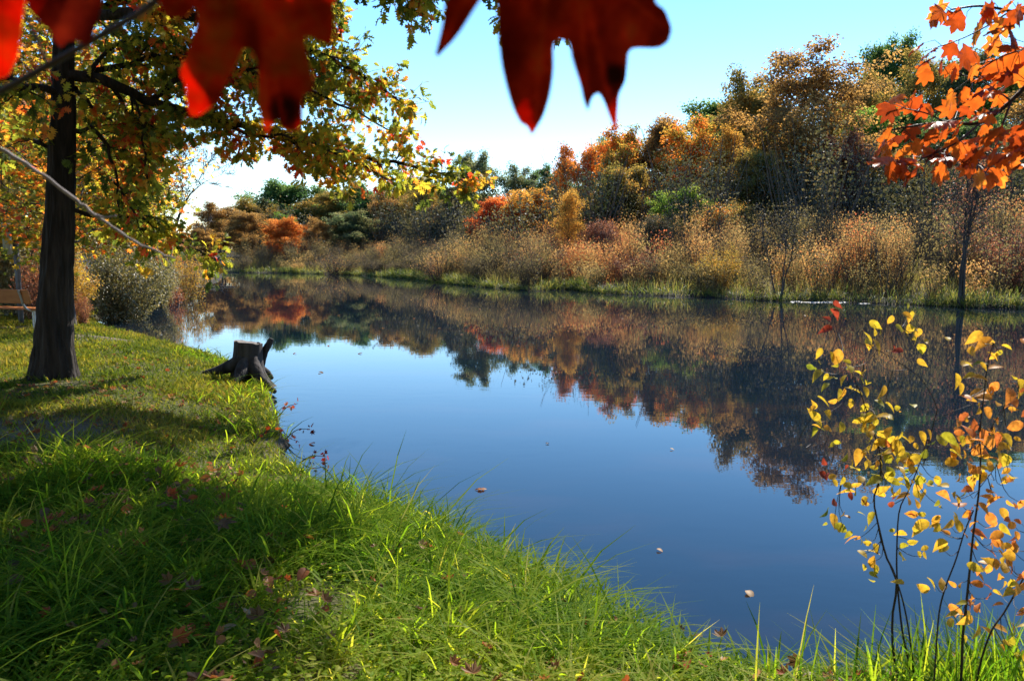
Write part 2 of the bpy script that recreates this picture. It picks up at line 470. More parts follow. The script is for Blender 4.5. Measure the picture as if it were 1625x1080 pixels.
# ------------------------------------------------------------------ tree building
def leaf_cloud(g, rng, centers, n_each, spread, tmpl, size, up=.5, cl_rnd=.75, bias=0.0, flat=.7, outward=None):
    """leaves in loose clumps round the given twig points"""
    centers = np.asarray(centers, float)
    N = len(centers)
    cr = rng.random(N)
    idx = np.repeat(np.arange(N), n_each)
    off = rng.normal(0, 1, (len(idx), 3)) * spread * np.array([1, 1, flat])
    pos = centers[idx] + off
    tip = unit(off + rng.normal(0, .6, off.shape) * spread + np.array([0, 0, -.35 * spread]))
    nrm = unit(off / spread * .8 + rng.normal(0, .4, off.shape) + np.array([0, 0, up]))
    rv = np.clip(cl_rnd * cr[idx] + (1 - cl_rnd) * rng.random(len(idx)) + bias, 0, 1)
    s = size * rng.uniform(.65, 1.25, len(idx))
    place(g, tmpl, pos, tip, nrm, s, rv)

def grow(rng, Ht, crown_r, cb, nlimb, nsub, ntwig, wob=.03, rise=.5, trunk_r=None, profile='round', top=.9, multi=1, lean_s=None):
    """skeleton of a tree: (branch paths, leaf points)"""
    br = []; tips = []
    trunk_r = trunk_r or Ht * .012
    for mi in range(multi):
        lean = rng.normal(0, lean_s if lean_s else (.12 if multi > 1 else .03), 2)
        n = 9
        t = np.linspace(0, 1, n)
        px = np.cumsum(rng.normal(0, wob, n)) * Ht / n * 2 + lean[0] * t * Ht
        py = np.cumsum(rng.normal(0, wob, n)) * Ht / n * 2 + lean[1] * t * Ht
        px -= px[0]; py -= py[0]
        tr = np.stack([px, py, t * Ht * top], -1)
        if multi > 1:
            tr[:, :2] += rng.normal(0, .12, 2)
        rr = trunk_r * (1 - t * .88) * (1 if multi == 1 else .6)
        rr[0] *= 1.35
        br.append((tr, rr, 7))
        az = rng.random() * 6.28
        for li in range(nlimb):
            f = cb + (1 - cb) * (li + rng.random()) / nlimb
            f = min(f, .985)
            az += 2.4 + rng.normal(0, .35)
            p0 = np.array([np.interp(f, t, tr[:, k]) for k in range(3)])
            q = (f - cb) / (1 - cb)
            if profile == 'round':
                ln = crown_r * (math.sin(math.pi * (0.16 + .72 * q)) ** .7)
            elif profile == 'dome':
                ln = crown_r * math.sqrt(max(.05, 1 - (q * .92) ** 2))
            else:
                ln = crown_r * (.55 + .45 * math.sin(math.pi * min(1, q + .15)))
            ln *= rng.uniform(.7, 1.2)
            el = rise * .5 + .75 * q + rng.normal(0, .15)
            m = 6
            s = np.linspace(0, 1, m)
            dirh = np.array([math.cos(az), math.sin(az), 0])
            pts = p0 + dirh * (ln * s * math.cos(el))[:, None] + np.array([0, 0, 1]) * (ln * (math.sin(el) * s + .18 * s * s))[:, None]
            pts[1:] += rng.normal(0, .045 * ln, (m - 1, 3))
            r0 = max(.012, np.interp(f, t, rr) * .55)
            lr = r0 * (1 - .8 * s)
            br.append((pts, lr, 5))
            for si in range(nsub):
                g_ = .25 + .75 * (si + rng.random()) / nsub
                b0 = np.array([np.interp(g_, s, pts[:, k]) for k in range(3)])
                d = unit(dirh * .7 + rng.normal(0, .65, 3) + np.array([0, 0, .25]))
                sl = ln * rng.uniform(.22, .42) + .25
                u = np.linspace(0, 1, 4)
                sp = b0 + d * (sl * u)[:, None]
                sp[1:] += rng.normal(0, .07 * sl, (3, 3))
                br.append((sp, np.maximum(.006, lr[-1] * .8) * (1 - .7 * u), 3))
                tips.append(sp[2]); tips.append(sp[3])
                for ti in range(ntwig):
                    h_ = rng.uniform(.3, 1)
                    c0 = b0 + d * sl * h_
                    d2 = unit(d * .5 + rng.normal(0, .8, 3) + np.array([0, 0, .1]))
                    tl = sl * rng.uniform(.3, .6)
                    e = c0 + d2 * tl
                    br.append((np.array([c0, (c0 + e) / 2 + rng.normal(0, .05 * tl, 3), e]), np.array([.008, .006, .003]), 3))
                    tips.append(e)
    return br, np.array(tips)

def wood(br, min_r=0.0):
    g = Geo()
    for p, r, k in br:
        tube(g, p, np.maximum(r, min_r), k)
    return g

def proto(seed, leaf, n_each, spread, tmpl=QUAD, up=.5, **kw):
    rng = np.random.default_rng(seed)
    br, tips = grow(rng, **kw)
    wg = wood(br, .012)
    lg = Geo()
    keep = rng.random(len(tips)) < .92
    leaf_cloud(lg, rng, tips[keep], n_each, spread, tmpl, leaf, up)
    me_w = wg.mesh('trunk'); me_w.materials.append(M['bark'])
    me_l = lg.mesh('crown', False); me_l.materials.append(M['lf_green'])
    V = np.concatenate(lg.V)
    return dict(w=me_w, l=me_l, top=float(np.percentile(V[:, 2], 99.7)), wid=float(np.percentile(V[:, 0], 98.5) - np.percentile(V[:, 0], 1.5)))

PR = {
    'oak_a': proto(11, .23, 54, .3, Ht=12, crown_r=4.0, cb=.28, nlimb=17, nsub=7, ntwig=3),
    'oak_b': proto(12, .23, 54, .3, Ht=12, crown_r=4.4, cb=.3, nlimb=16, nsub=7, ntwig=3, wob=.05),
    'oak_c': proto(13, .23, 50, .29, Ht=13, crown_r=3.6, cb=.25, nlimb=18, nsub=7, ntwig=3, wob=.05, rise=.7),
    'dome': proto(14, .25, 56, .33, Ht=11, crown_r=4.6, cb=.2, nlimb=17, nsub=8, ntwig=3, profile='dome'),
    'open': proto(15, .2, 40, .28, Ht=13, crown_r=4.6, cb=.3, nlimb=17, nsub=7, ntwig=4, wob=.05, rise=.8, trunk_r=.24),
    'open_b': proto(16, .19, 30, .28, Ht=13, crown_r=3.4, cb=.25, nlimb=16, nsub=6, ntwig=4, wob=.05, rise=.9),
    'slim': proto(17, .11, 34, .26, Ht=9, crown_r=1.5, cb=.3, nlimb=18, nsub=5, ntwig=3, rise=1.2, profile='oval'),
    'small': proto(18, .11, 30, .28, Ht=6, crown_r=2.2, cb=.35, nlimb=10, nsub=5, ntwig=3, multi=3, rise=.9, profile='oval'),
    'young': proto(20, .09, 2, .22, Ht=6, crown_r=1.3, cb=.42, nlimb=12, nsub=5, ntwig=3, multi=3, lean_s=.035, rise=1.2, profile='oval', trunk_r=.13),
    'sapling': proto(19, .10, 2, .18, Ht=5, crown_r=1.0, cb=.35, nlimb=8, nsub=4, ntwig=2, multi=3, rise=1.3, profile='oval', trunk_r=.07),
}
def far_tree(kind, px, top, Y, wpx, mat, label, name='broadleaf_tree', cat='tree', group='autumn trees on the far bank', rz=None, sq=1.0):
    p = PR[kind]
    if Y < 0:                     # stands at the waterline: -Y is the photo row of its foot
        Y = G(px, -Y, .1)[1]
        while H(*P(px, top, Y)[:2]) < .08:
            Y += .2
    t = P(px, top, Y)
    x, y = t[0], t[1]
    gz = H(x, y) - .05
    sz = (t[2] - gz) / p['top']
    sx = (wpx / FPX * Y) / p['wid']
    sx = min(max(sx, sz * .6), sz * 1.7)
    r = thing(name, label, cat, (x, y, gz), group, rz if rz is not None else (px * 12.9898) % 6.283)
    r.scale = (sx, sx, sz)
    w = link('trunk', p['w'], r)
    l = link('crown', p['l'], r)
    l.material_slots[0].link = 'OBJECT'
    l.material_slots[0].material = M[mat]
    return r

FAR = [
 # kind, px, top, depth, width, leaves, label
 ('oak_b', 348, 322, 84, 75, 'lf_brown', 'russet tree at the far left end of the far bank wood'),
 ('oak_a', 385, 335, 78, 60, 'lf_brown', 'rusty brown tree right of the russet tree at the far left end'),
 ('dome', 455, 288, 98, 150, 'lf_green', 'dark green domed tree rising highest over the far end of the pond'),
 ('oak_c', 432, 338, 88, 50, 'lf_bright', 'small lighter green crown in front of the dark green dome'),
 ('oak_a', 452, 346, 76, 56, 'lf_orange', 'bright orange tree below the dark green domed tree'),
 ('oak_b', 520, 302, 94, 100, 'lf_olive', 'olive brown tree next to the dark green dome, on its right'),
 ('open_b', 508, 345, 76, 45, 'lf_brown', 'thin reddish tree with gappy crown right of the bright orange tree'),
 ('dome', 402, 318, 94, 110, 'lf_olive', 'olive brown dome left of the dark green dome'),
 ('dome', 352, 342, 92, 95, 'lf_brown', 'dark brown tree closing the far left end of the far bank wood'),
 ('dome', 655, 284, 94, 115, 'lf_olive', 'broad olive tree behind the thin tree with grey stems'),
 ('dome', 552, 294, 100, 110, 'lf_green', 'dark green tree behind the olive brown tree beside the dome'),
 ('dome', 725, 290, 92, 100, 'lf_green', 'dark green tree behind the tip of the longest oak limb'),
 ('dome', 590, 306, 96, 120, 'lf_green', 'dark green broad tree behind the tip of the oak branch'),
 ('oak_a', 556, 336, 79, 75, 'lf_greyg', 'dull green round tree low over the brush at the far end'),
 ('oak_b', 628, 304, 84, 80, 'lf_brown', 'brown tree half hidden behind the lowest oak leaves over the pond'),
 ('open', 672, 290, 80, 80, 'lf_olive', 'thin olive tree with grey stems showing, left of the tall grey green pair'),
 ('oak_c', 712, 300, 74, 75, 'lf_brown', 'orange brown tree under the tip of the longest oak limb'),
 ('oak_c', 767, 242, 76, 78, 'lf_greyg', 'tall grey green tree above the vivid red-orange tree'),
 ('oak_a', 782, 312, 62, 75, 'lf_red', 'vivid red-orange tree below the tall grey green tree'),
 ('oak_b', 835, 262, 77, 70, 'lf_greyg', 'grey green round top on the skyline left of the hanging red leaf tips'),
 ('oak_a', 838, 300, 61, 85, 'lf_gold', 'golden bushy tree right of the vivid red-orange tree'),
 ('oak_c', 886, 262, 74, 60, 'lf_green', 'dark green tree tucked behind the pinkish orange top'),
 ('oak_b', 922, 229, 66, 88, 'lf_orange', 'pinkish orange topped tree where the skyline begins to climb'),
 ('oak_a', 962, 216, 70, 70, 'lf_greyg', 'grey green tree wedged between two orange tops'),
 ('oak_b', 905, 318, 56, 70, 'lf_olive', 'yellow olive tree standing behind the slender golden tree'),
 ('dome', 985, 262, 57, 100, 'lf_olive', 'dark olive tree with deep shade beneath at the middle of the wood'),
 ('oak_c', 1000, 198, 64, 95, 'lf_mixed', 'mottled olive and gold tree below the pointed red leaf tip'),
 ('oak_a', 1050, 184, 66, 95, 'lf_brown', 'orange brown round top right of the pointed red leaf tip'),
 ('oak_b', 1095, 190, 62, 120, 'lf_mixed', 'golden brown spreading tree with dark forked trunk'),
 ('oak_a', 1088, 300, 51, 80, 'lf_bright', 'fresh green small tree in front of the golden brown wood'),
 ('dome', 1160, 152, 86, 150, 'lf_green', 'dark green tree on the hill behind the golden brown trees'),
 ('oak_c', 1142, 205, 60, 80, 'lf_gold', 'yellow and orange tree leaning over the small fresh green tree'),
 ('oak_b', 1205, 112, 68, 110, 'lf_olive', 'tall olive brown tree left of the biggest dark tree'),
 ('open', 1290, 72, 60, 190, 'lf_brown', 'biggest tree of the far bank, dark trunk with thin brown and gold crown'),
 ('oak_b', 1292, 190, 62, 130, 'lf_olive', 'dusky olive tree filling the shade beneath the biggest tree'),
 ('oak_a', 1200, 235, 54, 85, 'lf_olive', 'olive tree on a thin trunk left below the biggest tree'),
 ('dome', 1412, 60, 92, 90, 'lf_green', 'dark green tree standing alone highest on the hill skyline'),
 ('oak_b', 1362, 118, 76, 90, 'lf_olive', 'yellow olive tree on the skyline below the lone dark green tree'),
 ('oak_a', 1380, 168, 68, 110, 'lf_bright', 'bright green tree left of the orange maple leaves'),
 ('open_b', 1470, 78, 82, 80, 'lf_olive', 'wispy olive tree with bare twigs above the skyline behind the orange leaves'),
 ('dome', 1530, 84, 86, 120, 'lf_greyg', 'grey green hill tree seen through the gap in the orange leaves'),
 ('oak_a', 1612, 96, 80, 120, 'lf_bright', 'yellow green hill tree at the right edge behind the orange leaves'),
 ('oak_c', 1462, 160, 68, 90, 'lf_green', 'dark tree directly behind the left half of the orange leaves'),
 ('oak_b', 1342, 215, 57, 100, 'lf_redbush', 'dusky red brown tree at the right foot of the biggest tree'),
 ('oak_a', 1428, 245, 58, 100, 'lf_olive', 'brown olive tree under the left tip of the orange branch'),
 ('dome', 1530, 190, 62, 120, 'lf_green', 'dark green broad tree behind the thick of the orange leaves'),
 ('oak_b', 1618, 205, 57, 110, 'lf_olive', 'olive tree at the right edge below the orange branch'),
 ('oak_c', 1700, 130, 70, 140, 'lf_brown', 'brown tree beyond the right edge of the wood'),
 ('oak_a', 1790, 150, 64, 150, 'lf_gold', 'golden tree beyond the right edge of the wood'),
 ('dome', 1900, 120, 70, 180, 'lf_green', 'green tree beyond the right edge of the wood'),
 ('slim', 903, 300, 48, 42, 'lf_gold', 'slender golden tree standing in the brush near the green bank grass'),
 ('small', 1130, 325, 47, 80, 'lf_mixed', 'small thin stemmed tree with red-orange tips in front of the dark wood'),
 ('small', 1180, 320, 48, 70, 'lf_olive', 'thin forked small tree right of the one with red-orange tips'),
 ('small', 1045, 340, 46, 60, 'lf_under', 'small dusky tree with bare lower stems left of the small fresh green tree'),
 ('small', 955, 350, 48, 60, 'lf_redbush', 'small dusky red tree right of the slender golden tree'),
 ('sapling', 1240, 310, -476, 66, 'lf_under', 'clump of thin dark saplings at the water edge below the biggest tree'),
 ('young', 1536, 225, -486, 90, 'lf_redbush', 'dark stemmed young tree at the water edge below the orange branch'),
]
for row in FAR:
    far_tree(*row)

# ------------------------------------------------------------------ brush, undergrowth and marsh grass of the far bank (uncountable)
FAR_LINE = np.array([G(*p)[:2] for p in far_shore] + [np.array([26, 28]), np.array([36, 27.5]), np.array([55, 29.5])])
def along_far(rng, n):
    seg = np.linalg.norm(np.diff(FAR_LINE, axis=0), axis=1)
    cum = np.concatenate([[0], np.cumsum(seg)])
    s = rng.random(n) * cum[-1]
    return np.stack([np.interp(s, cum, FAR_LINE[:, 0]), np.interp(s, cum, FAR_LINE[:, 1])], -1)

def brush_mass(name, seed, n, d0, d1, h0, h1, rad_, nleaf, leaf, mat, nstem, label, cat, only=None):
    rng = np.random.default_rng(seed)
    base = along_far(rng, n)
    depth = rng.uniform(d0, d1, n)
    back = unit(base) * .35 + np.array([0, 1.0])
    xy = base + unit(back) * depth[:, None] + rng.normal(0, .4, (n, 2))
    d = pond_dist(xy[:, 0], xy[:, 1])
    xy = xy[d > .35]; d = d[d > .35]
    z = height(xy[:, 0], xy[:, 1], d)
    n = len(xy)
    hh = (h0 + (h1 - h0) * vnoise(xy[:, 0] * .22, xy[:, 1] * .22, seed)) * rng.uniform(.75, 1.2, n) * (.45 + .55 * sm(d / 4)) * (1 + .3 * sm((xy[:, 0] + 5) / 22))
    tone = .15 + .85 * sm((vnoise(xy[:, 0] * .2, xy[:, 1] * .2, seed + 7) - .2) / .6)
    lg = Geo()
    idx = np.repeat(np.arange(n), nleaf)
    # leaves: on upright sprays, thinner at the foot
    u = rng.random(len(idx)) ** .75
    ang = rng.random(len(idx)) * 6.283
    rr = np.sqrt(rng.random(len(idx))) * rad_ * (.35 + .75 * u) * rng.uniform(.6, 1.2, n)[idx]
    pos = np.stack([xy[idx, 0] + np.cos(ang) * rr, xy[idx, 1] + np.sin(ang) * rr, z[idx] + u * hh[idx] * rng.uniform(.75, 1.12, len(idx))], -1)
    tip = unit(rng.normal(0, .7, (len(idx), 3)) + np.array([0, 0, .5]))
    nrm = unit(np.stack([np.cos(ang) * .7, np.sin(ang) * .7, np.full(len(idx), .5)], -1) + rng.normal(0, .5, (len(idx), 3)))
    place(lg, QUAD, pos, tip, nrm, leaf * rng.uniform(.5, 1.5, len(idx)) * rng.uniform(.65, 1.35, n)[idx], np.clip(.75 * tone[idx] - .32 * sm((4 - xy[idx, 0]) / 24) + .28 * (rng.random(len(idx)) - .4) + .55 * (rng.random(n)[idx] - .5), 0, 1))
    o = lg.build(name, M[mat], smooth=False)
    tag(o, label, cat, kind='stuff')
    # stems: thin upright slivers, a child of the mass
    sg = Geo()
    idx = np.repeat(np.arange(n), nstem)
    ang = rng.random(len(idx)) * 6.283
    r0 = rng.random(len(idx)) * rad_ * .4
    b = np.stack([xy[idx, 0] + np.cos(ang) * r0, xy[idx, 1] + np.sin(ang) * r0, z[idx] - .05], -1)
    tip = unit(np.stack([np.cos(ang) * .3, np.sin(ang) * .3, np.ones(len(idx))], -1) + rng.normal(0, .12, (len(idx), 3)))
    SL = (np.array([[-.006, 0, 0], [.006, 0, 0], [.004, .55, .03], [-.004, .55, .03], [.0012, 1, 0], [-.0012, 1, 0]]), np.array([[0, 1, 2, 3], [3, 2, 4, 5]]))
    nrm = unit(rng.normal(0, 1, (len(idx), 3)) * np.array([1, 1, .1]))
    place(sg, SL, b, tip, nrm, hh[idx] * rng.uniform(.8, 1.2, len(idx)), .5)
    s = sg.build('stems', M['twig_brush'], o, smooth=False)
    s['kind'] = 'stuff'
    return o

brush_mass('marsh_brush', 31, 1100, .35, 15, 1.2, 3.1, .7, 640, .068, 'lf_brush', 16, 'tan and pinkish dry brush lining the whole far bank', 'brush')
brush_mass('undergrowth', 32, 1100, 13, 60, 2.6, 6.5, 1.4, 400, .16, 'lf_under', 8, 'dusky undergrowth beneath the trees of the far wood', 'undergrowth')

def blades(g, rng, xy, z, h, w, rnd, lean=.5, curl=.6):
    n = len(xy)
    ang = rng.random(n) * 6.283
    dirv = np.stack([np.cos(ang), np.sin(ang), np.zeros(n)], -1)
    side = np.stack([-np.sin(ang), np.cos(ang), np.zeros(n)], -1)
    tw = rng.normal(0, .5, n)
    side = unit(side * np.cos(tw)[:, None] + dirv * np.sin(tw)[:, None])
    ln = np.abs(rng.normal(lean, .3, n)) * .5
    cu = np.abs(rng.normal(curl, .35, n))
    base = np.stack([xy[:, 0], xy[:, 1], z - .01], -1)
    s = np.array([0, .38, .72, 1.0]); wd = np.array([.8, 1.0, .7, .08])
    V = np.empty((n, 8, 3))
    for k in range(4):
        t = s[k]
        out = (ln * t + cu * t * t) * h * .75
        up = h * (t - .42 * np.minimum(cu, 1.3) * t * t)
        c = base + dirv * out[:, None] + np.array([0, 0, 1]) * up[:, None]
        V[:, 2 * k] = c - side * (w * wd[k] / 2)[:, None]
        V[:, 2 * k + 1] = c + side * (w * wd[k] / 2)[:, None]
    f = np.array([[0, 1, 3, 2], [2, 3, 5, 4], [4, 5, 7, 6]])
    F = (f[None] + (np.arange(n) * 8)[:, None, None]).reshape(-1, 4)
    g.add(V.reshape(-1, 3), F, np.repeat(rnd, 8))

# marsh grass fringe at the far waterline
rng = np.random.default_rng(41)
xy = along_far(rng, 34000)
xy = xy + np.array([0, 1.0]) * np.abs(rng.normal(0, .8, (len(xy), 1))) + rng.normal(0, .15, xy.shape)
d = pond_dist(xy[:, 0], xy[:, 1])
k = (d > -.05) & (rng.random(len(d)) < .07 + .9 * sm((vnoise(xy[:, 0] * .3, xy[:, 1] * .3, 4) - .45) * 5))
xy, d = xy[k], d[k]
g = Geo()
blades(g, rng, xy, np.maximum(height(xy[:, 0], xy[:, 1], d), 0), rng.uniform(.25, .75, len(xy)), rng.uniform(.012, .03, len(xy)),
       np.clip(rng.random(len(xy)) * .7 + .5 * (vnoise(xy[:, 0] * .3, xy[:, 1] * .3, 6) - .4), 0, 1), .35, .5)
xy = along_far(rng, 45000)
xy = xy + np.array([0, 1.0]) * rng.uniform(.4, 13, (len(xy), 1)) + rng.normal(0, .2, xy.shape)
d = pond_dist(xy[:, 0], xy[:, 1])
pt = vnoise(xy[:, 0] * .3, xy[:, 1] * .3, 14)
k = (d > .3) & (rng.random(len(d)) < sm((pt - .3) * 3))
xy, d, pt = xy[k], d[k], pt[k]
blades(g, rng, xy, height(xy[:, 0], xy[:, 1], d), rng.uniform(.5, 1.35, len(xy)) * (.6 + .4 * sm(d / 4)), rng.uniform(.008, .02, len(xy)), np.clip(.4 + .5 * rng.random(len(xy)), 0, 1), .3, .4)
xy = along_far(rng, 22000)
xy = xy + np.array([0, 1.0]) * np.abs(rng.normal(0, .22, (len(xy), 1))) + rng.normal(0, .05, xy.shape)
d = pond_dist(xy[:, 0], xy[:, 1])
k = (d > -.1) & (rng.random(len(d)) < .35 + .65 * sm((vnoise(xy[:, 0] * 1.1, xy[:, 1] * 1.1, 44) - .3) * 3))
xy, d = xy[k], d[k]
blades(g, rng, xy, np.maximum(height(xy[:, 0], xy[:, 1], d), -.02), rng.uniform(.12, .48, len(xy)) * (.5 + vnoise(xy[:, 0] * .7, xy[:, 1] * .7, 45)), rng.uniform(.012, .03, len(xy)), np.clip(.5 * rng.random(len(xy)) + .35 * (rng.random(len(xy)) < .3), 0, 1), .7, .8)
tag(g.build('marsh_grass', M['marsh_grass'], smooth=False), 'green and straw marsh grass along the waterline of the far bank', 'marsh grass', kind='stuff')

# ------------------------------------------------------------------ wood closing the view far beyond the pond
def distant_wood():
    rng = np.random.default_rng(123)
    n = 900
    x = rng.uniform(-130, 90, n); y = rng.uniform(106, 150, n)
    gz = height(x, y)
    top = np.where(x / y < -.37, 3.6, 6.5) * rng.uniform(.7, 1.1, n) + gz * np.where(x / y < -.37, .25, .9)
    idx = np.repeat(np.arange(n), 9)
    c = np.stack([x[idx] + rng.normal(0, 1.2, len(idx)), y[idx] + rng.normal(0, 1.2, len(idx)), gz[idx] + (top[idx] - gz[idx]).clip(1.5) * rng.random(len(idx)) ** .8], -1)
    g = Geo()
    leaf_cloud(g, rng, c, 14, .5, QUAD, .42)
    tag(g.build('distant_wood', M['lf_brown'], smooth=False), 'low brown wood closing the view far beyond the end of the pond', 'wood', kind='stuff')
distant_wood()

# ------------------------------------------------------------------ unseen wood added behind the viewer to keep sky light off the near bank
def unseen_wood_behind():
    rng = np.random.default_rng(99)
    lg = Geo(); wg = Geo()
    for x, y, h, r in ((-13, -5, 13, 4.5), (-7, -7, 14, 5), (-1, -6, 13, 4.6), (5, -7, 14, 5), (11, -5, 13, 4.6), (-17, 0, 12, 4.5), (-4, -12, 16, 5), (3, -13, 16, 5.2), (16, -3, 12, 4.5)):
        br, tips = grow(rng, Ht=h, crown_r=r, cb=.15, nlimb=14, nsub=6, ntwig=2)
        o = np.array([x, y, .4])
        for p, q, k in br[:60]:
            tube(wg, p + o, q, 5)
        leaf_cloud(lg, rng, tips + o, 7, .6, QUAD, .6)
    o = lg.build('sky_blocking_woods', M['lf_olive'], smooth=False)
    tag(o, 'unseen autumn wood added behind the viewer to hold back sky light', 'sky_blocking_woods', kind='stuff')
    q = wg.build('trunks', M['bark'], o); q['kind'] = 'stuff'
unseen_wood_behind()

# ------------------------------------------------------------------ shrubs one can tell apart
def shrub_proto(seed, Ht, R, nstem, ncl, n_each, leaf, tmpl, wood_mat, spread=.12, droop=0.0):
    rng = np.random.default_rng(seed)
    wg = Geo(); tips = []
    for i in range(nstem):
        a = rng.random() * 6.283
        out = R * math.sqrt(rng.random())
        hh = Ht * rng.uniform(.6, 1.05) * (1 - .35 * (out / R) ** 2)
        e = np.array([math.cos(a) * out, math.sin(a) * out, hh])
        b = np.array([math.cos(a) * out * .25, math.sin(a) * out * .25, 0])
        mid = b * .5 + e * .5 + np.array([0, 0, .12 * hh]) + rng.normal(0, .06 * Ht, 3)
        p = smooth_path([b, mid, e], 7)
        tube(wg, p, np.linspace(.014, .003, 7), 3)
        for c in range(ncl):
            f = rng.uniform(.15, 1)
            q = p[min(6, int(f * 6.99))]
            dd = unit(rng.normal(0, 1, 3) + np.array([0, 0, .3])) * rng.uniform(.1, .4) * R * .6
            tube(wg, np.array([q, q + dd * .5 + rng.normal(0, .02, 3), q + dd]), np.array([.006, .004, .002]), 3)
            tips += [q + dd, q + dd * .6]
    lg = Geo()
    if n_each:
        leaf_cloud(lg, rng, tips, n_each, spread, tmpl, leaf, .4, .5)
    me_w = wg.mesh('stems'); me_w.materials.append(M[wood_mat])
    me_l = None
    if n_each:
        me_l = lg.mesh('foliage', False); me_l.materials.append(M['lf_bush'])
    return me_w, me_l, Ht, R

SH = {
    'dense': shrub_proto(61, 2.6, 1.5, 60, 11, 13, .08, QUAD, 'bark', .14),
    'airy': shrub_proto(62, 2.4, 1.3, 44, 9, 8, .06, QUAD, 'twig_brush', .10),
    'twiggy': shrub_proto(63, 2.2, 1.5, 60, 10, 1, .05, QUAD, 'twig_brush', .10),
    'low': shrub_proto(64, 1.1, .8, 34, 7, 6, .06, QUAD, 'bark', .09),
}
def shrub(kind, px, base, top, wpx, mat, label, group=None, Y=None, name='shrub', bark=None):
    me_w, me_l, Ht, R = SH[kind]
    if Y is None:
        p = G(px, base, .25)
        Y = p[1]
    t = P(px, top, Y)
    z = H(t[0], t[1]) - .04
    r = thing(name, label, 'shrub', (t[0], t[1], z), group, (px * 7.77) % 6.28)
    s = wpx / FPX * Y / (2.3 * R)
    r.scale = (s, s, (t[2] - z) / (Ht * 1.05))
    link('stems', me_w, r)
    l = link('foliage', me_l, r)
    l.material_slots[0].link = 'OBJECT'; l.material_slots[0].material = M[mat]
    return r

gl = 'bushes on the near left bank'
shrub('dense', 190, 497, 372, 150, 'lf_bush', 'olive bush with pale flecked leaves overhanging the inlet', gl, 23.0)
shrub('dense', 240, 470, 400, 90, 'lf_bush', 'grey olive bush farther along the left shore beyond the inlet', gl, 28)
shrub('dense', 10, 470, 290, 130, 'lf_bush', 'tall grey green bush rising behind the bench', gl, 19)
shrub('dense', 95, 470, 385, 110, 'lf_goldbush', 'yellowish leafy bush behind the oak trunk', gl, 19.5)
shrub('airy', 292, 460, 385, 95, 'lf_goldbush', 'golden bush at the point of the left shore', gl, 33)
shrub('low', 262, 468, 440, 60, 'lf_redbush', 'low dull red bush at the waterline below the golden bush', gl, 29)
shrub('low', 128, 503, 462, 34, 'lf_redbush', 'small dry pinkish brown bush against the right side of the oak trunk', gl, 19)
shrub('dense', -60, 470, 330, 160, 'lf_goldbush', 'yellowing bush at the left edge beyond the bench', gl, 21)
shrub('low', 50, 470, 400, 70, 'lf_redbush', 'dark bush with red leaves between the bench and the oak trunk', gl, 18.2)
gf = 'shrubs standing out of the far bank brush'
shrub('twiggy', 850, 462, 372, 130, 'lf_redbush', 'grey leafless looking shrub leaning over the water at the bend of the far bank', gf, 42.5)
shrub('airy', 1010, 468, 392, 100, 'lf_redbush', 'dull red shrub at the water edge right of the slender golden tree', gf, 39)
shrub('airy', 1145, 475, 385, 90, 'lf_goldbush', 'straw coloured shrub at the water edge left of the dark saplings', gf, 35)
shrub('twiggy', 700, 452, 385, 120, 'lf_brush', 'tan shrub at the water edge where the far bank turns toward the near side', gf, 49)
shrub('twiggy', 530, 436, 390, 110, 'lf_brush', 'grey brown shrub on the far waterline below the round dull green tree', gf, 64)
shrub('airy', 1380, 480, 352, 130, 'lf_brush', 'pale leafy shrub between the dark saplings and the dark stemmed young tree', gf, 34.5)
shrub('airy', 1600, 488, 345, 140, 'lf_redbush', 'pinkish brown shrub right of the dark stemmed young tree', gf, 32)

# ------------------------------------------------------------------ trees of the near left bank behind the oak
NEARP = proto(71, .16, 15, .32, MAPLE_S, .6, Ht=8.5, crown_r=3.6, cb=.3, nlimb=20, nsub=8, ntwig=4, wob=.04)
PR['maple'] = NEARP
glt = 'trees behind the oak on the left bank'
far_tree('maple', 76, -50, 17.6, 360, 'lf_oak', 'yellow green maple with orange sprays close behind the oak trunk', 'maple_tree', 'tree', glt)
far_tree('maple', 165, 110, 27, 190, 'lf_maple', 'yellow and orange maple behind the oak, right of its trunk', 'maple_tree', 'tree', glt)
far_tree('oak_a', 205, 340, 52, 110, 'lf_brown', 'brown tree low behind the overhanging olive bush', 'broadleaf_tree', 'tree', glt)
far_tree('oak_b', 262, 368, 60, 80, 'lf_redbush', 'dull red tree behind the foot of the bare dead tree', 'broadleaf_tree', 'tree', glt)
far_tree('oak_c', 312, 362, 74, 70, 'lf_brown', 'low russet tree between the bare dead tree and the far bank wood', 'broadleaf_tree', 'tree', glt)
far_tree('maple', -150, -20, 20, 400, 'lf_oak', 'green maple at the left edge behind the bench', 'maple_tree', 'tree', glt)
far_tree('oak_a', 60, 150, 30, 330, 'lf_olive', 'olive tree far behind the bench', 'broadleaf_tree', 'tree', glt)
far_tree('oak_b', -80, 120, 36, 330, 'lf_gold', 'golden tree far behind the left end of the bench', 'broadleaf_tree', 'tree', glt)
far_tree('oak_c', 150, 230, 40, 170, 'lf_mixed', 'mixed red and yellow tree behind the overhanging olive bush', 'broadleaf_tree', 'tree', glt)
far_tree('small', 235, 350, 36, 110, 'lf_mixed', 'small orange flecked tree beside the bare dead tree', 'broadleaf_tree', 'tree', glt)

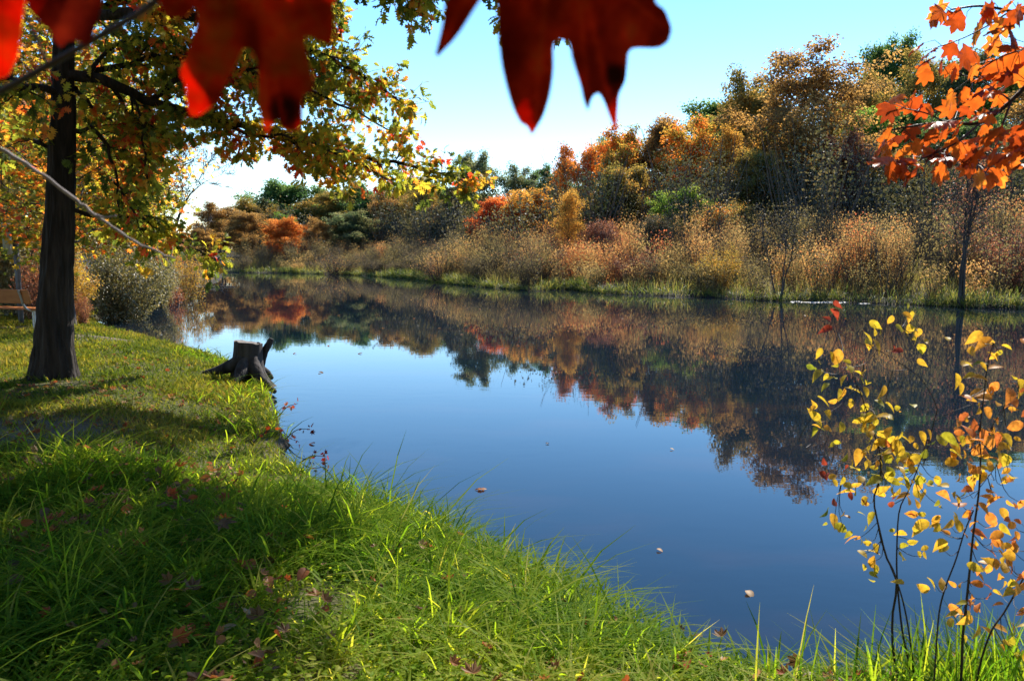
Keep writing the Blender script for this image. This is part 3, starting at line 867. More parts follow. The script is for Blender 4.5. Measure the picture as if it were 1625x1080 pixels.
# bare dead tree
def dead_tree():
    rng = np.random.default_rng(81)
    Y = 31.0
    b = P(268, 445, Y)
    b[2] = H(b[0], b[1]) - .05
    r = thing('dead_tree', 'bare leafless grey tree against the sky left of the pond', 'tree', b)
    wg = Geo()
    def br(pts, r0, r1, lvl):
        p = smooth_path(pts, 9)
        tube(wg, p - b, np.linspace(r0, r1, 9), 5 if lvl == 0 else 3)
        if lvl >= 3:
            return
        for i in range(8 if lvl == 0 else 6):
            q = p[rng.integers(3, 9)]
            dd = unit((p[-1] - p[0]) / np.linalg.norm(p[-1] - p[0]) + rng.normal(0, .55, 3) + np.array([0, 0, .15]))
            ln = np.linalg.norm(p[-1] - p[0]) * rng.uniform(.22, .45)
            br([q, q + dd * ln * .5 + rng.normal(0, .05, 3), q + dd * ln], max(r1 * .8, .012), .006, lvl + 1)
    br([b, P(270, 400, Y), P(285, 340, Y), P(302, 308, Y + .4), P(326, 288, Y + .8)], .09, .012, 0)
    br([b + [.3, .2, 0], P(258, 395, Y), P(262, 350, Y - .2), P(256, 310, Y - .4), P(248, 272, Y - .5)], .08, .012, 0)
    br([b + [.2, -.2, 0], P(250, 400, Y), P(245, 355, Y + .5), P(268, 320, Y + .9), P(290, 300, Y + 1)], .06, .012, 0)
    wg.build('trunk', M['bark'], r)
dead_tree()

# ------------------------------------------------------------------ the oak
def oak():
    rng = np.random.default_rng(5)
    base = G(85, 600, .45)
    base[2] = H(base[0], base[1]) - .03
    root = thing('oak_tree', 'big oak with dark trunk and turning leaves beside the bench', 'tree', base)
    Y = base[1]
    # trunk with buttress flare and furrowed bark
    cl = smooth_path([base, P(86, 560, Y), P(88, 480, Y), P(92, 400, Y), P(96, 300, Y), P(100, 200, Y), P(101, 100, Y), P(104, 0, Y), P(112, -150, Y + .1), P(118, -320, Y + .1), P(110, -520, Y)], 90)
    hgt = cl[:, 2] - base[2]
    top = hgt[-1]
    n, k = len(cl), 72
    th = np.arange(k) * 2 * math.pi / k
    R = .208 - .10 * np.clip(hgt / 3.4, 0, 1) * .75 - .13 * np.clip((hgt - 3.4) / (top - 3.4), 0, 1)
    lob = .5 + .5 * np.cos(th * 5 + 1.0) + .3 * np.cos(th * 3)
    rr = R[:, None] * np.ones(k) + (np.exp(-hgt / .22) * .095)[:, None] * (.55 + .6 * lob)[None] + (np.exp(-hgt / .8) * .03)[:, None]
    T, Hh = np.meshgrid(th, hgt)
    fur = vnoise(T * 11 + .8 * np.sin(Hh * 2.0), Hh * 3.2, 3)
    rr = rr * (1 + .2 * (fur - .5) + .05 * (vnoise(T * 4, Hh * 7, 9) - .5))
    rr[:, -1] = .5 * (rr[:, 0] + rr[:, -2])
    V = cl[:, None, :] + np.stack([np.cos(T) * rr, np.sin(T) * rr, np.zeros_like(T)], -1)
    i = np.arange(n - 1)[:, None] * k; j = np.arange(k)[None]; j2 = (j + 1) % k
    g = Geo()
    g.add(V.reshape(-1, 3) - base, np.stack([i + j, i + j2, i + k + j2, i + k + j], -1).reshape(-1, 4))
    trunk = g.build('trunk', M['bark_oak'], root)
    trk = lambda z: np.array([np.interp(z, cl[:, 2], cl[:, q]) for q in range(3)])
    # limbs (photo pixel, distance) and a few above and behind, out of the frame
    LIM = [
        ([(105, 118, Y), (165, 128, 9.9), (240, 158, 10.2), (330, 186, 10.4), (420, 205, 10.6), (520, 232, 10.9), (620, 258, 11.1), (700, 274, 11.3), (745, 284, 11.4)], .075, 1.0),
        ([(104, 40, Y), (190, 20, 9.4), (300, 28, 9.4), (420, 62, 9.6), (520, 92, 9.8), (590, 130, 10.0), (640, 165, 10.1)], .07, 1.0),
        ([(110, 205, Y), (150, 205, 9.9), (172, 240, 10.0), (182, 290, 10.1), (190, 335, 10.2)], .035, .8),
        ([(110, 330, Y), (165, 345, 10.2), (215, 340, 10.4), (262, 372, 10.7), (310, 396, 10.9), (345, 412, 11.0)], .03, .8),
        ([(300, 178, 10.3), (370, 205, 10.5), (450, 222, 10.7), (530, 246, 10.9), (610, 284, 11.1)], .035, .9),
        ([(240, 158, 10.2), (300, 120, 10.5), (380, 110, 10.7), (470, 135, 10.9), (560, 175, 11.0), (640, 215, 11.1)], .04, 1.0),
        ([(170, 128, 9.9), (205, 180, 10.2), (240, 205, 10.5), (275, 212, 10.7)], .03, .9),
        ([(140, 122, 9.8), (170, 80, 10.2), (220, 60, 10.6), (280, 70, 10.9)], .03, 1.2),
        ([(120, 140, 9.7), (150, 170, 10.3), (200, 200, 10.9), (250, 190, 11.4)], .03, 1.2),
        ([(200, 140, 10.0), (225, 185, 10.0), (230, 245, 10.0), (235, 290, 10.1)], .02, 1.2),
        ([(182, 290, 10.1), (205, 320, 10.4), (222, 360, 10.6), (240, 390, 10.8)], .018, 1.2),
        ([(330, 186, 10.4), (350, 130, 10.2), (400, 110, 10.0), (450, 100, 9.9)], .025, 1.1),
        ([(420, 205, 10.6), (450, 218, 10.3), (500, 232, 10.1), (560, 258, 10.0), (625, 292, 9.9)], .02, 1.0),
        ([(96, 150, Y), (40, 130, 9.2), (-40, 120, 9.0), (-160, 110, 8.8)], .05, .9),
        ([(96, 240, Y), (50, 225, 9.9), (0, 230, 10.2), (-80, 250, 10.4)], .03, .8),
        ([(103, 60, Y), (130, -10, 9.9), (200, -60, 10.4), (300, -70, 10.8), (420, -40, 11.2)], .06, 1.0),
    ]
    WL = [  # world: over the camera side (their shadow falls on the near grass) and high in the crown
        ([trk(5.3), (-4.2, 9.3, 5.75), (-2.9, 8.9, 5.8), (-1.7, 8.5, 5.5), (-.6, 8.2, 5.3), (.35, 8.0, 4.95)], .07, 1.0),
        ([(-2.9, 8.9, 5.8), (-2.0, 8.4, 5.6), (-1.3, 8.2, 5.15), (-1.0, 8.1, 4.75)], .035, .7),
        ([trk(5.8), (-4.8, 8.6, 6.3), (-4.1, 7.4, 6.5), (-3.3, 6.2, 6.4), (-2.6, 5.2, 6.1)], .06, 1.0),
        ([trk(6.2), (-4.3, 9.4, 6.9), (-2.8, 9.1, 7.2), (-1.4, 8.8, 7.0), (-.2, 8.6, 6.7)], .06, 1.0),
        ([trk(6.6), (-5.8, 8.4, 7.2), (-5.9, 7.0, 7.4), (-5.7, 5.8, 7.2)], .05, 1.0),
        ([trk(6.8), (-6.6, 10.4, 7.6), (-7.9, 11.0, 7.9), (-9.0, 11.2, 7.8)], .05, 1.0),
        ([trk(6.0), (-4.5, 10.6, 6.7), (-3.2, 11.6, 7.0), (-1.9, 12.2, 6.9)], .06, 1.0),
        ([(-1.7, 8.5, 5.5), (-.9, 8.5, 5.9), (-.1, 8.5, 6.05), (.7, 8.5, 5.95), (1.3, 8.4, 5.8)], .04, 1.75),
        ([(-1.4, 8.8, 7.0), (-.6, 9.0, 7.1), (.2, 9.3, 7.1), (1.0, 9.5, 6.9)], .04, 1.75),
        ([(-2.8, 9.1, 7.2), (-1.8, 9.5, 7.3), (-.8, 10.0, 7.2), (.2, 10.3, 7.0)], .04, 1.75),
        ([(-1.2, 10.6, 6.15), (-.4, 10.5, 6.25), (.5, 10.4, 6.2), (1.3, 10.3, 6.0)], .03, 1.75),
        ([(-1.5, 10.2, 6.2), (-.7, 11.2, 6.6), (.2, 11.6, 6.7), (1.1, 11.7, 6.6)], .03, 1.75),
        ([(-.9, 9.0, 5.9), (-.2, 9.6, 6.0), (.5, 9.6, 6.0), (1.2, 9.5, 5.9)], .03, 1.7),
        ([(-.6, 8.2, 5.3), (.05, 8.2, 5.05), (.25, 8.15, 4.75), (.32, 8.1, 4.5)], .014, 2.0),
        ([(-1.3, 8.2, 5.15), (-1.15, 8.15, 4.85), (-1.05, 8.1, 4.6)], .014, 1.6),
        ([(-1.9, 8.8, 6.4), (-1.0, 8.9, 6.6), (-.2, 9.0, 6.7), (.6, 9.0, 6.6)], .03, 1.7),
        ([(-2.4, 9.4, 6.5), (-1.4, 9.6, 6.7), (-.4, 9.9, 6.7), (.3, 10.2, 6.5)], .03, 1.7),
        ([(-2.6, 8.0, 6.4), (-1.8, 7.4, 6.6), (-1.0, 7.0, 6.6), (-.2, 6.7, 6.4)], .03, 2.0),
        ([(-3.2, 11.6, 7.0), (-2.4, 12.4, 6.9), (-1.6, 13.0, 6.8), (-.8, 13.5, 6.6)], .04, 1.4),
        ([(-2.9, 8.9, 5.8), (-2.2, 9.6, 6.1), (-1.5, 10.2, 6.2), (-.8, 10.6, 6.1)], .04, 1.5),
        ([(-2.2, 9.6, 6.1), (-1.9, 10.8, 6.3), (-1.7, 11.9, 6.3), (-1.4, 12.8, 6.2)], .035, 1.5),
        ([(-1.7, 8.5, 5.5), (-1.2, 7.9, 5.8), (-.5, 7.5, 5.9), (.3, 7.3, 5.8)], .035, 1.5),
        ([trk(4.9), (-4.5, 10.7, 5.4), (-3.5, 12.0, 5.7), (-2.9, 13.0, 5.8)], .05, 2.3),
        ([trk(4.2), (-4.5, 10.8, 4.65), (-3.7, 12.0, 4.85), (-3.0, 13.2, 4.8)], .04, 2.3),
        ([(-3.5, 12.0, 5.7), (-2.6, 12.1, 6.3), (-1.8, 12.4, 6.5), (-1.2, 12.9, 6.5)], .03, 2.3),
        ([trk(5.4), (-4.7, 11.2, 6.1), (-3.9, 12.9, 6.4), (-3.2, 14.4, 6.3)], .04, 2.3),
        ([trk(6.4), (-4.6, 8.9, 7.0), (-3.7, 8.0, 7.4), (-2.8, 7.2, 7.3), (-2.0, 6.6, 7.1)], .05, 1.4),
        ([trk(7.0), (-4.3, 9.9, 7.8), (-3.2, 10.4, 8.2), (-2.1, 10.8, 8.2), (-1.0, 11.0, 7.9)], .05, 1.4),
        ([trk(7.2), (-4.5, 9.0, 8.1), (-3.4, 8.6, 8.5), (-2.2, 8.4, 8.5), (-1.1, 8.2, 8.2)], .05, 1.4),
        ([trk(5.6), (-4.9, 8.4, 6.0), (-4.2, 7.3, 6.2), (-3.6, 6.2, 6.1), (-3.2, 5.3, 5.8)], .05, 1.4),
        ([trk(6.0), (-5.9, 10.6, 6.6), (-6.1, 11.8, 7.0), (-6.0, 13.0, 6.9)], .05, 1.4),
        ([trk(6.9), (-5.4, 10.8, 7.7), (-4.8, 12.0, 8.0), (-4.0, 13.0, 7.9)], .05, 1.4),
        ([(-4.2, 9.3, 5.75), (-3.7, 10.4, 5.9), (-3.3, 11.4, 5.9), (-3.0, 12.4, 5.7)], .04, 1.4),
        ([trk(7.4), (-5.0, 9.8, 8.4), (-4.4, 9.9, 9.2), (-3.9, 9.7, 9.7)], .05, 1.0),
        ([trk(5.0), (-6.9, 9.2, 5.4), (-8.2, 8.9, 5.6), (-9.4, 8.6, 5.4)], .06, 1.0),
    ]
    paths = [(np.array([P(*q) for q in pts]), r0, f) for pts, r0, f in LIM] + [(np.array([np.asarray(q, float) for q in pts]), r0, f) for pts, r0, f in WL]
    lg = Geo()
    tips = []; tdir = []
    for pts, r0, f in paths:
        ln = np.linalg.norm(np.diff(pts, axis=0), axis=1).sum()
        m = max(10, int(ln * 5))
        p = smooth_path(pts, m)
        p[1:-1] += rng.normal(0, .02, (m - 2, 3))
        g = Geo()
        R_ = np.linspace(r0, .009, m)
        tube(g, p - base, R_, 7)
        ns = int(ln * 10.5 * f)
        ax = unit(p[-1] - p[0])
        for s in range(ns):
            t = .22 + .78 * (s + rng.random()) / ns
            q = p[min(m - 1, int(t * (m - 1)))]
            loc = unit(np.gradient(p, axis=0)[min(m - 1, int(t * (m - 1)))])
            d = unit(loc * .6 + rng.normal(0, .75, 3) * np.array([1, 1, .7]) + np.array([0, 0, -.05]))
            sl = rng.uniform(.25, .7) * (1.1 - .4 * t) * (.7 if p[-1][2] < 4.4 else 1)
            u = np.linspace(0, 1, 5)
            sp = q + d * (sl * u)[:, None] + np.array([0, 0, -.12]) * (sl * u * u)[:, None]
            sp[1:] += rng.normal(0, .025, (4, 3))
            tube(g, sp - base, np.linspace(max(.005, R_[min(m - 1, int(t * (m - 1)))] * .35), .003, 5), 4)
            tips.append(sp[4]); tdir.append(d)
            tips.append(sp[3]); tdir.append(d)
            for w in range(3):
                c = sp[rng.integers(1, 5)]
                d2 = unit(d * .5 + rng.normal(0, .8, 3))
                e = c + d2 * rng.uniform(.12, .32)
                tube(g, np.array([c, (c + e) / 2 + rng.normal(0, .012, 3), e]) - base, np.array([.004, .003, .002]), 3)
                tips.append(e); tdir.append(d2)
        g.build('limb', M['bark_oak'], root)
    tips = np.array(tips); tdir = np.array(tdir)
    N = len(tips)
    # colour by branch neighbourhood: mostly yellow green, orange and red sprays between
    c0 = vnoise(tips[:, 0] * 1.3 + tips[:, 2] * .9, tips[:, 1] * 1.3 + tips[:, 2] * 1.2, 21)
    c1 = np.clip(0.02 + .52 * c0 + rng.normal(0, .16, N) + .45 * (rng.random(N) < .2), 0, 1)
    ne = rng.integers(5, 8, N)
    idx = np.repeat(np.arange(N), ne)
    off = rng.normal(0, .6, (len(idx), 3))
    tip = unit(tdir[idx] * .7 + off + np.array([0, 0, -.35]))
    pos = tips[idx] + tip * rng.uniform(.0, .05, (len(idx), 1)) + rng.normal(0, .03, (len(idx), 3))
    nrm = unit(rng.normal(0, .8, (len(idx), 3)) + np.array([0, 0, .9]))
    place(lg, OAK, pos - base, tip, nrm, rng.uniform(.088, .145, len(idx)), np.clip(c1[idx] + rng.normal(0, .07, len(idx)), 0, 1))
    lg.build('crown', M['lf_oak'], root, smooth=False)
    print('oak leaves', len(idx))
oak()

# ------------------------------------------------------------------ stump
def stump():
    rng = np.random.default_rng(8)
    c = G(395, 598, .22)
    c[2] = H(c[0], c[1]) - .05
    root = thing('tree_stump', 'weathered grey tree stump with splintered side on the shore', 'stump', c)
    Y = c[1]
    q = lambda px, py, dy=0.0: P(px, py, Y + dy) - c
    axisp = smooth_path([q(396, 612), q(393, 585), q(393, 565), q(394, 543)], 26)
    n, k = 26, 48
    th = np.arange(k) * 2 * math.pi / k
    hz = axisp[:, 2]
    T, Hh = np.meshgrid(th, hz)
    rr = .185 + .0 * T + np.exp(-(Hh - hz[0]) / .16) * .16 * (.6 + .5 * np.cos(3 * T + .4)) + .035 * np.exp(-(Hh - hz[0]) / .5)
    rr *= 1 + .12 * (vnoise(T * 9, Hh * 2.5, 2) - .5)
    rr[:, -1] = .5 * (rr[:, 0] + rr[:, -2])
    V = axisp[:, None] + np.stack([np.cos(T) * rr, np.sin(T) * rr, np.zeros_like(T)], -1)
    V[-1, :, 2] += .03 * np.cos(th + 2.6) + .03 * (vnoise(th * 3, th * 0, 4) - .5)
    V[-2, :, 2] += .02 * np.cos(th + 2.6)
    i = np.arange(n - 1)[:, None] * k; j = np.arange(k)[None]; j2 = (j + 1) % k
    g = Geo(); g.add(V.reshape(-1, 3), np.stack([i + j, i + j2, i + k + j2, i + k + j], -1).reshape(-1, 4))
    g.build('trunk', M['stump'], root)
    g = Geo()
    ctr = V[-1].mean(0)
    ring2 = ctr + (V[-1] - ctr) * .5 - np.array([0, 0, .012])
    jj = np.arange(k)
    g.add(np.concatenate([V[-1], ring2, [ctr - [0, 0, .02]]]), np.stack([jj, (jj + 1) % k, k + (jj + 1) % k, k + jj], -1))
    g.add(np.concatenate([ring2, [ctr - [0, 0, .02]]]), np.stack([jj, (jj + 1) % k, np.full(k, k)], -1))
    g.build('sawn_top', M['stump_top'], root)
    def limb(name, pts, rads, flat=1.0):
        p = smooth_path(pts, 22)
        r = np.interp(np.linspace(0, 1, 22), np.linspace(0, 1, len(rads)), rads)
        g = Geo()
        tube(g, p, r * (1 + .15 * (rng.random(22) - .5)), 12, cap=True)
        g.build(name, M['stump'], root)
    limb('root', [q(392, 566, -.08), q(378, 576, -.14), q(360, 583, -.16), q(344, 588, -.12), q(322, 591, -.05)], [.11, .12, .09, .065, .02])
    limb('root', [q(400, 570, -.1), q(405, 588, -.2), q(413, 600, -.28), q(424, 611, -.34), q(437, 622, -.4)], [.10, .11, .085, .06, .03])
    limb('root', [q(388, 575, -.15), q(382, 592, -.35), q(372, 606, -.55)], [.1, .09, .03])
    limb('root', [q(398, 580, .1), q(420, 590, .3), q(432, 600, .4)], [.1, .07, .03])
    limb('splinter', [q(410, 600, .12), q(414, 578, .12), q(420, 558, .14), q(427, 545, .16), q(431, 537, .17)], [.07, .06, .055, .05, .035])
    limb('bark_sliver', [q(405, 562, .02), q(408, 550, .02), q(411, 543, .02)], [.03, .028, .02])
stump()

# ------------------------------------------------------------------ bench and sign post
M['plank'] = solid_mat('stained_bench_planks', (.32, .10, .02), (.42, .15, .035), 9, .5, .25, (.15, 1, 1), dist=.004, spec=.4)
M['steel'] = solid_mat('galvanised_steel', (.32, .32, .33), (.48, .48, .49), 30, .45, .1, metal=.7, dist=.002)
M['concrete'] = solid_mat('rough_concrete', (.25, .23, .21), (.38, .35, .32), 20, .9, .4)
M['sign_green'] = solid_mat('pale_green_sign_paint', (.32, .42, .38), (.42, .52, .47), 12, .5, .05)
M['post_grey'] = solid_mat('grey_painted_post', (.08, .085, .1), (.13, .135, .15), 14, .6, .1)

def rounded_plank(g, c, L, W, T, axes, r=.04):
    """plank with rounded corners: L along axes[0], W along axes[1], T along axes[2]"""
    ax = [unit(a) for a in axes]
    pts = []
    for sx, sy, a0 in ((1, 1, 0), (-1, 1, 90), (-1, -1, 180), (1, -1, 270)):
        for a in (0, 30, 60, 90):
            pts.append((sx * (L / 2 - r) + r * math.cos(rad(a0 + a)), sy * (W / 2 - r) + r * math.sin(rad(a0 + a))))
    pts = np.array(pts); k = len(pts); b = .006
    rings = []
    for s, z in ((1, -T / 2), (0, -T / 2 + b), (0, T / 2 - b), (1, T / 2)):
        q = pts * (1 - s * np.array([2 * b / L, 2 * b / W]))
        rings.append(np.array(c) + q[:, :1] * ax[0] + q[:, 1:] * ax[1] + z * ax[2])
    V = np.concatenate(rings)
    j = np.arange(k); j2 = (j + 1) % k
    F = np.concatenate([np.stack([m * k + j, m * k + j2, (m + 1) * k + j2, (m + 1) * k + j], -1) for m in range(3)])
    g.add(V, F)
    for m, s in ((0, 1), (3, -1)):
        W_ = np.concatenate([rings[m], [rings[m].mean(0)]])
        g.add(W_, np.stack([j2, j, np.full(k, k)], -1)[:, ::s])

def bench():
    b = G(42, 524, .45)
    gz = H(b[0], b[1])
    r = thing('park_bench', 'brown wooden bench on a steel frame, seen from behind, left of the oak', 'bench', (b[0], b[1], gz))
    f = unit(np.array([.38, .92, 0]))          # the way the sitter looks: over the pond
    s = np.array([-f[1], f[0], 0])             # along the bench to the left
    up = np.array([0, 0, 1.0])
    L = 1.83
    at = lambda a, o, z: s * a + f * o + up * z
    back_up = unit(up * 1 - f * .2)
    g = Geo(); rounded_plank(g, at(.72, -.02, .70), L, .29, .042, (s, back_up, np.cross(s, back_up)), .05); g.build('backrest', M['plank'], r)
    g = Geo(); rounded_plank(g, at(.72, .27, .435), L, .27, .042, (s, f, up), .03)
    g.build('seat', M['plank'], r)
    for a in (.02, 1.42):
        g = Geo()
        p = smooth_path([at(a, -.10, .84), at(a, -.055, .70), at(a, -.02, .56), at(a, .04, .455), at(a, .13, .405), at(a, .28, .40), at(a, .40, .40)], 24)
        tube(g, p, .024, 8, cap=True)
        g.build('frame', M['steel'], r)
        g = Geo()
        tube(g, np.array([at(a, .20, .40), at(a, .20, .2), at(a, .20, -.02)]), .034, 10)
        g.build('leg', M['steel'], r)
bench()

def sign():
    Y = 17.2
    b = P(33, 500, Y)
    z = H(b[0], b[1])
    r = thing('sign_post', 'grey post with a pale green board seen edge-on behind the bench', 'sign', (b[0], b[1], z))
    top = P(30, 352, Y)[2] - z
    g = Geo(); box(g, (0, 0, top / 2 - .1), (.09, .06, top + .2)); g.build('post', M['post_grey'], r)
    g = Geo(); box(g, (-.075, -.16, top - .37), (.022, .42, .68), rz=rad(12)); g.build('board', M['sign_green'], r)
sign()

# small dead branch lying in the inlet
def fallen_branch():
    rng = np.random.default_rng(14)
    b = G(290, 460, .1)
    r = thing('fallen_branch', 'dead branch lying in the water at the point of the left shore', 'branch', b)
    g = Geo()
    q = lambda px, py, z: G(px, py, z) - b
    main = smooth_path([q(278, 459, .25), q(305, 456, .14), q(335, 455, .06), q(372, 454, .02)], 14)
    tube(g, main, np.linspace(.07, .02, 14), 6)
    for i in range(12):
        c = main[rng.integers(2, 13)]
        e = c + unit(rng.normal(0, 1, 3) + np.array([.6, 0, .3])) * rng.uniform(.4, 1.0)
        e[2] = max(e[2], -.05 - b[2])
        tube(g, np.array([c, (c + e) / 2 + rng.normal(0, .05, 3), e]), np.array([.025, .016, .006]), 4)
    g.build('bough', M['bark'], r)
fallen_branch()

# ------------------------------------------------------------------ grass of the near bank
def near_grass():
    rng = np.random.default_rng(91)
    def scatter(n, x0, x1, y0, y1):
        xy = np.stack([rng.uniform(x0, x1, n), rng.uniform(y0, y1, n)], -1)
        ok = np.abs(xy[:, 0]) < .74 * xy[:, 1] + 1.0
        return xy[ok]
    def long_mask(x, y, d):
        edge = sm((1.0 - d) / .7) * (y > 6) * (.35 + .9 * (vnoise(x * .9, y * .9, 12) > .4))
        front = sm((6.35 + .6 * (vnoise(x * .8, y * .8, 13) - .5) - y) / .7)
        bare = sm((vnoise(x * 1.1, y * 1.1, 14) - .68) * 6)
        dirt = np.exp(-(((x - G(428, 700, .2)[0]) / .35) ** 2 + ((y - G(428, 700, .2)[1]) / .55) ** 2))
        return np.clip(np.maximum(front, edge) * (1 - .85 * bare) * (1 - dirt), 0, 1)
    # long grass
    xy = scatter(170000, -6.5, 5, 1.8, 24)
    near_w = np.where(xy[:, 1] < 7, 1.0, .35)
    d = pond_dist(xy[:, 0], xy[:, 1])
    k = (d > .0) & (rng.random(len(d)) < long_mask(xy[:, 0], xy[:, 1], d) * near_w)
    xy, d = xy[k], d[k]
    more = scatter(90000, -4.6, 4.5, 1.8, 6.9)
    dm = pond_dist(more[:, 0], more[:, 1])
    k = (dm > -.02) & (rng.random(len(dm)) < .8 * long_mask(more[:, 0], more[:, 1], dm))
    xy = np.concatenate([xy, more[k]]); d = np.concatenate([d, dm[k]])
    # pull blades into tufts
    cell = .16
    cc = np.floor(xy / cell)
    cx = (cc[:, 0] + hash2(cc[:, 0], cc[:, 1], 1)) * cell; cy = (cc[:, 1] + hash2(cc[:, 0], cc[:, 1], 2)) * cell
    pull = rng.uniform(.1, .75, len(xy))[:, None]
    xy2 = xy * (1 - pull) + np.stack([cx, cy], -1) * pull
    d2 = pond_dist(xy2[:, 0], xy2[:, 1])
    xy = np.where((d2 > 0)[:, None], xy2, xy); d = np.where(d2 > 0, d2, d)
    tuft = hash2(cc[:, 0], cc[:, 1], 3)
    hn = vnoise(xy[:, 0] * .9, xy[:, 1] * .9, 15)
    h = (.10 + .155 * hn) * (.55 + rng.gamma(2.2, .25, len(xy))) * (.75 + .6 * tuft) * np.where(xy[:, 1] > 7, .8, 1.0)
    low = sm((3.5 - xy[:, 1]) / .8) * sm((xy[:, 0] + 1.3) / .6)
    h *= 1 - .35 * low
    col = np.clip(.12 + .35 * tuft + .3 * vnoise(xy[:, 0] * 1.4, xy[:, 1] * 1.4, 16) + rng.normal(0, .12, len(xy)) + .18 * low + .3 * (rng.random(len(xy)) < .04), 0, .9)
    g = Geo()
    blades(g, rng, xy, height(xy[:, 0], xy[:, 1], d), h, rng.uniform(.0055, .0145, len(xy)) * np.where(xy[:, 1] > 7, 1.4, 1.0), col, .55, 1.15)
    tag(g.build('bank_grass', M['grass'], smooth=False), 'long lush green grass on the near bank down to the water', 'grass', kind='stuff')
    print('long', len(xy))
    # short lawn
    xy = scatter(950000, -19, 2, 4.5, 25)
    d = pond_dist(xy[:, 0], xy[:, 1])
    bare = np.clip(sm((vnoise(xy[:, 0] * 1.3, xy[:, 1] * 1.3, 17) - .6) * 4) * .4, 0, 1)
    for (px, py, rx, ry) in ((175, 533, 1.0, .7), (25, 519, 1.2, .45), (95, 612, .45, .3), (60, 680, .9, .7)):
        c = G(px, py, .45)
        bare = np.maximum(bare, np.exp(-(((xy[:, 0] - c[0]) / rx) ** 2 + ((xy[:, 1] - c[1]) / ry) ** 2) ** 2))
    k = (d > .1) & (rng.random(len(d)) < (1 - .9 * bare) * np.clip(9 / xy[:, 1], .5, 1))
    xy, d = xy[k], d[k]
    g = Geo()
    n = vnoise(xy[:, 0] * .8, xy[:, 1] * .8, 18)
    blades(g, rng, xy, height(xy[:, 0], xy[:, 1], d), rng.uniform(.03, .10, len(xy)) * (.5 + .9 * n + .7 * (vnoise(xy[:, 0] * 4, xy[:, 1] * 4, 27) > .68)), rng.uniform(.005, .011, len(xy)) * np.clip(xy[:, 1] / 7, 1, 2),
           np.clip(.1 + .55 * n + rng.normal(0, .18, len(xy)), 0, 1), .9, .7)
    tag(g.build('lawn_grass', M['lawn'], smooth=False), 'short patchy yellow green lawn around the oak and bench', 'lawn', kind='stuff')
    print('lawn', len(xy))
    # broadleaf weeds low in the grass at the front
    xy = scatter(6500, -3.5, 2.5, 2.0, 6.0)
    d = pond_dist(xy[:, 0], xy[:, 1])
    k = (d > .15) & (rng.random(len(d)) < sm((vnoise(xy[:, 0] * 1.2, xy[:, 1] * 1.2, 19) - .35) * 3) * (.25 + .75 * sm((3.9 - xy[:, 1]) / 1.2)))
    xy, d = xy[k], d[k]
    idx = np.repeat(np.arange(len(xy)), 6)
    z = height(xy[:, 0], xy[:, 1], d)
    a = rng.random(len(idx)) * 6.283
    pos = np.stack([xy[idx, 0] + np.cos(a) * .02, xy[idx, 1] + np.sin(a) * .02, z[idx] + rng.uniform(.02, .12, len(idx))], -1)
    tip = np.stack([np.cos(a), np.sin(a), rng.uniform(-.1, .7, len(idx))], -1)
    g = Geo()
    place(g, OVATE, pos, tip, unit(rng.normal(0, .35, (len(idx), 3)) + np.array([0, 0, 1])), rng.uniform(.014, .036, len(idx)), np.clip(.45 + .4 * rng.random(len(idx)), 0, 1))
    tag(g.build('weeds', M['grass'], smooth=False), 'small broad leaved weeds low in the front grass', 'weeds', kind='stuff')
near_grass()

def litter():
    rng = np.random.default_rng(95)
    n = 3600
    xy = np.stack([rng.uniform(-19, 2.5, n), rng.uniform(1.9, 22, n) ** 1.0], -1)
    ok = np.abs(xy[:, 0]) < .74 * xy[:, 1] + 1
    xy = xy[ok]
    f = np.stack([rng.uniform(-4.2, 2, 1900), rng.uniform(2.0, 6.5, 1900)], -1)
    cb = G(70, 650, .45)
    f2 = np.stack([cb[0] + rng.normal(0, 1.3, 700), cb[1] + rng.normal(0, 1.2, 700)], -1)
    xy = np.concatenate([xy, f, f2])
    d = pond_dist(xy[:, 0], xy[:, 1])
    k = (d > .1) & (rng.random(len(d)) < .25 + .9 * (vnoise(xy[:, 0] * .9, xy[:, 1] * .9, 23) > .5))
    xy, d = xy[k], d[k]
    z = height(xy[:, 0], xy[:, 1], d) + .012 + rng.uniform(.02, .13, len(xy)) * (xy[:, 1] < 6.0)
    m = len(xy)
    a = rng.random(m) * 6.283
    tip = np.stack([np.cos(a), np.sin(a), rng.normal(0, .25, m)], -1)
    g = Geo()
    nr = unit(rng.normal(0, .55, (m, 3)) + np.array([0, 0, 1]))
    sz = rng.uniform(.035, .085, m); rv = rng.random(m); o_ = rng.random(m) < .5
    q = np.column_stack([xy, z])
    place(g, MAPLE_L, q[o_], tip[o_], nr[o_], sz[o_], rv[o_])
    place(g, OVATE, q[~o_], tip[~o_], nr[~o_], sz[~o_], rv[~o_])
    tag(g.build('leaf_litter', M['lf_litter'], smooth=False), 'dry brown and red fallen leaves scattered over lawn and grass', 'fallen leaves', kind='stuff')
litter()

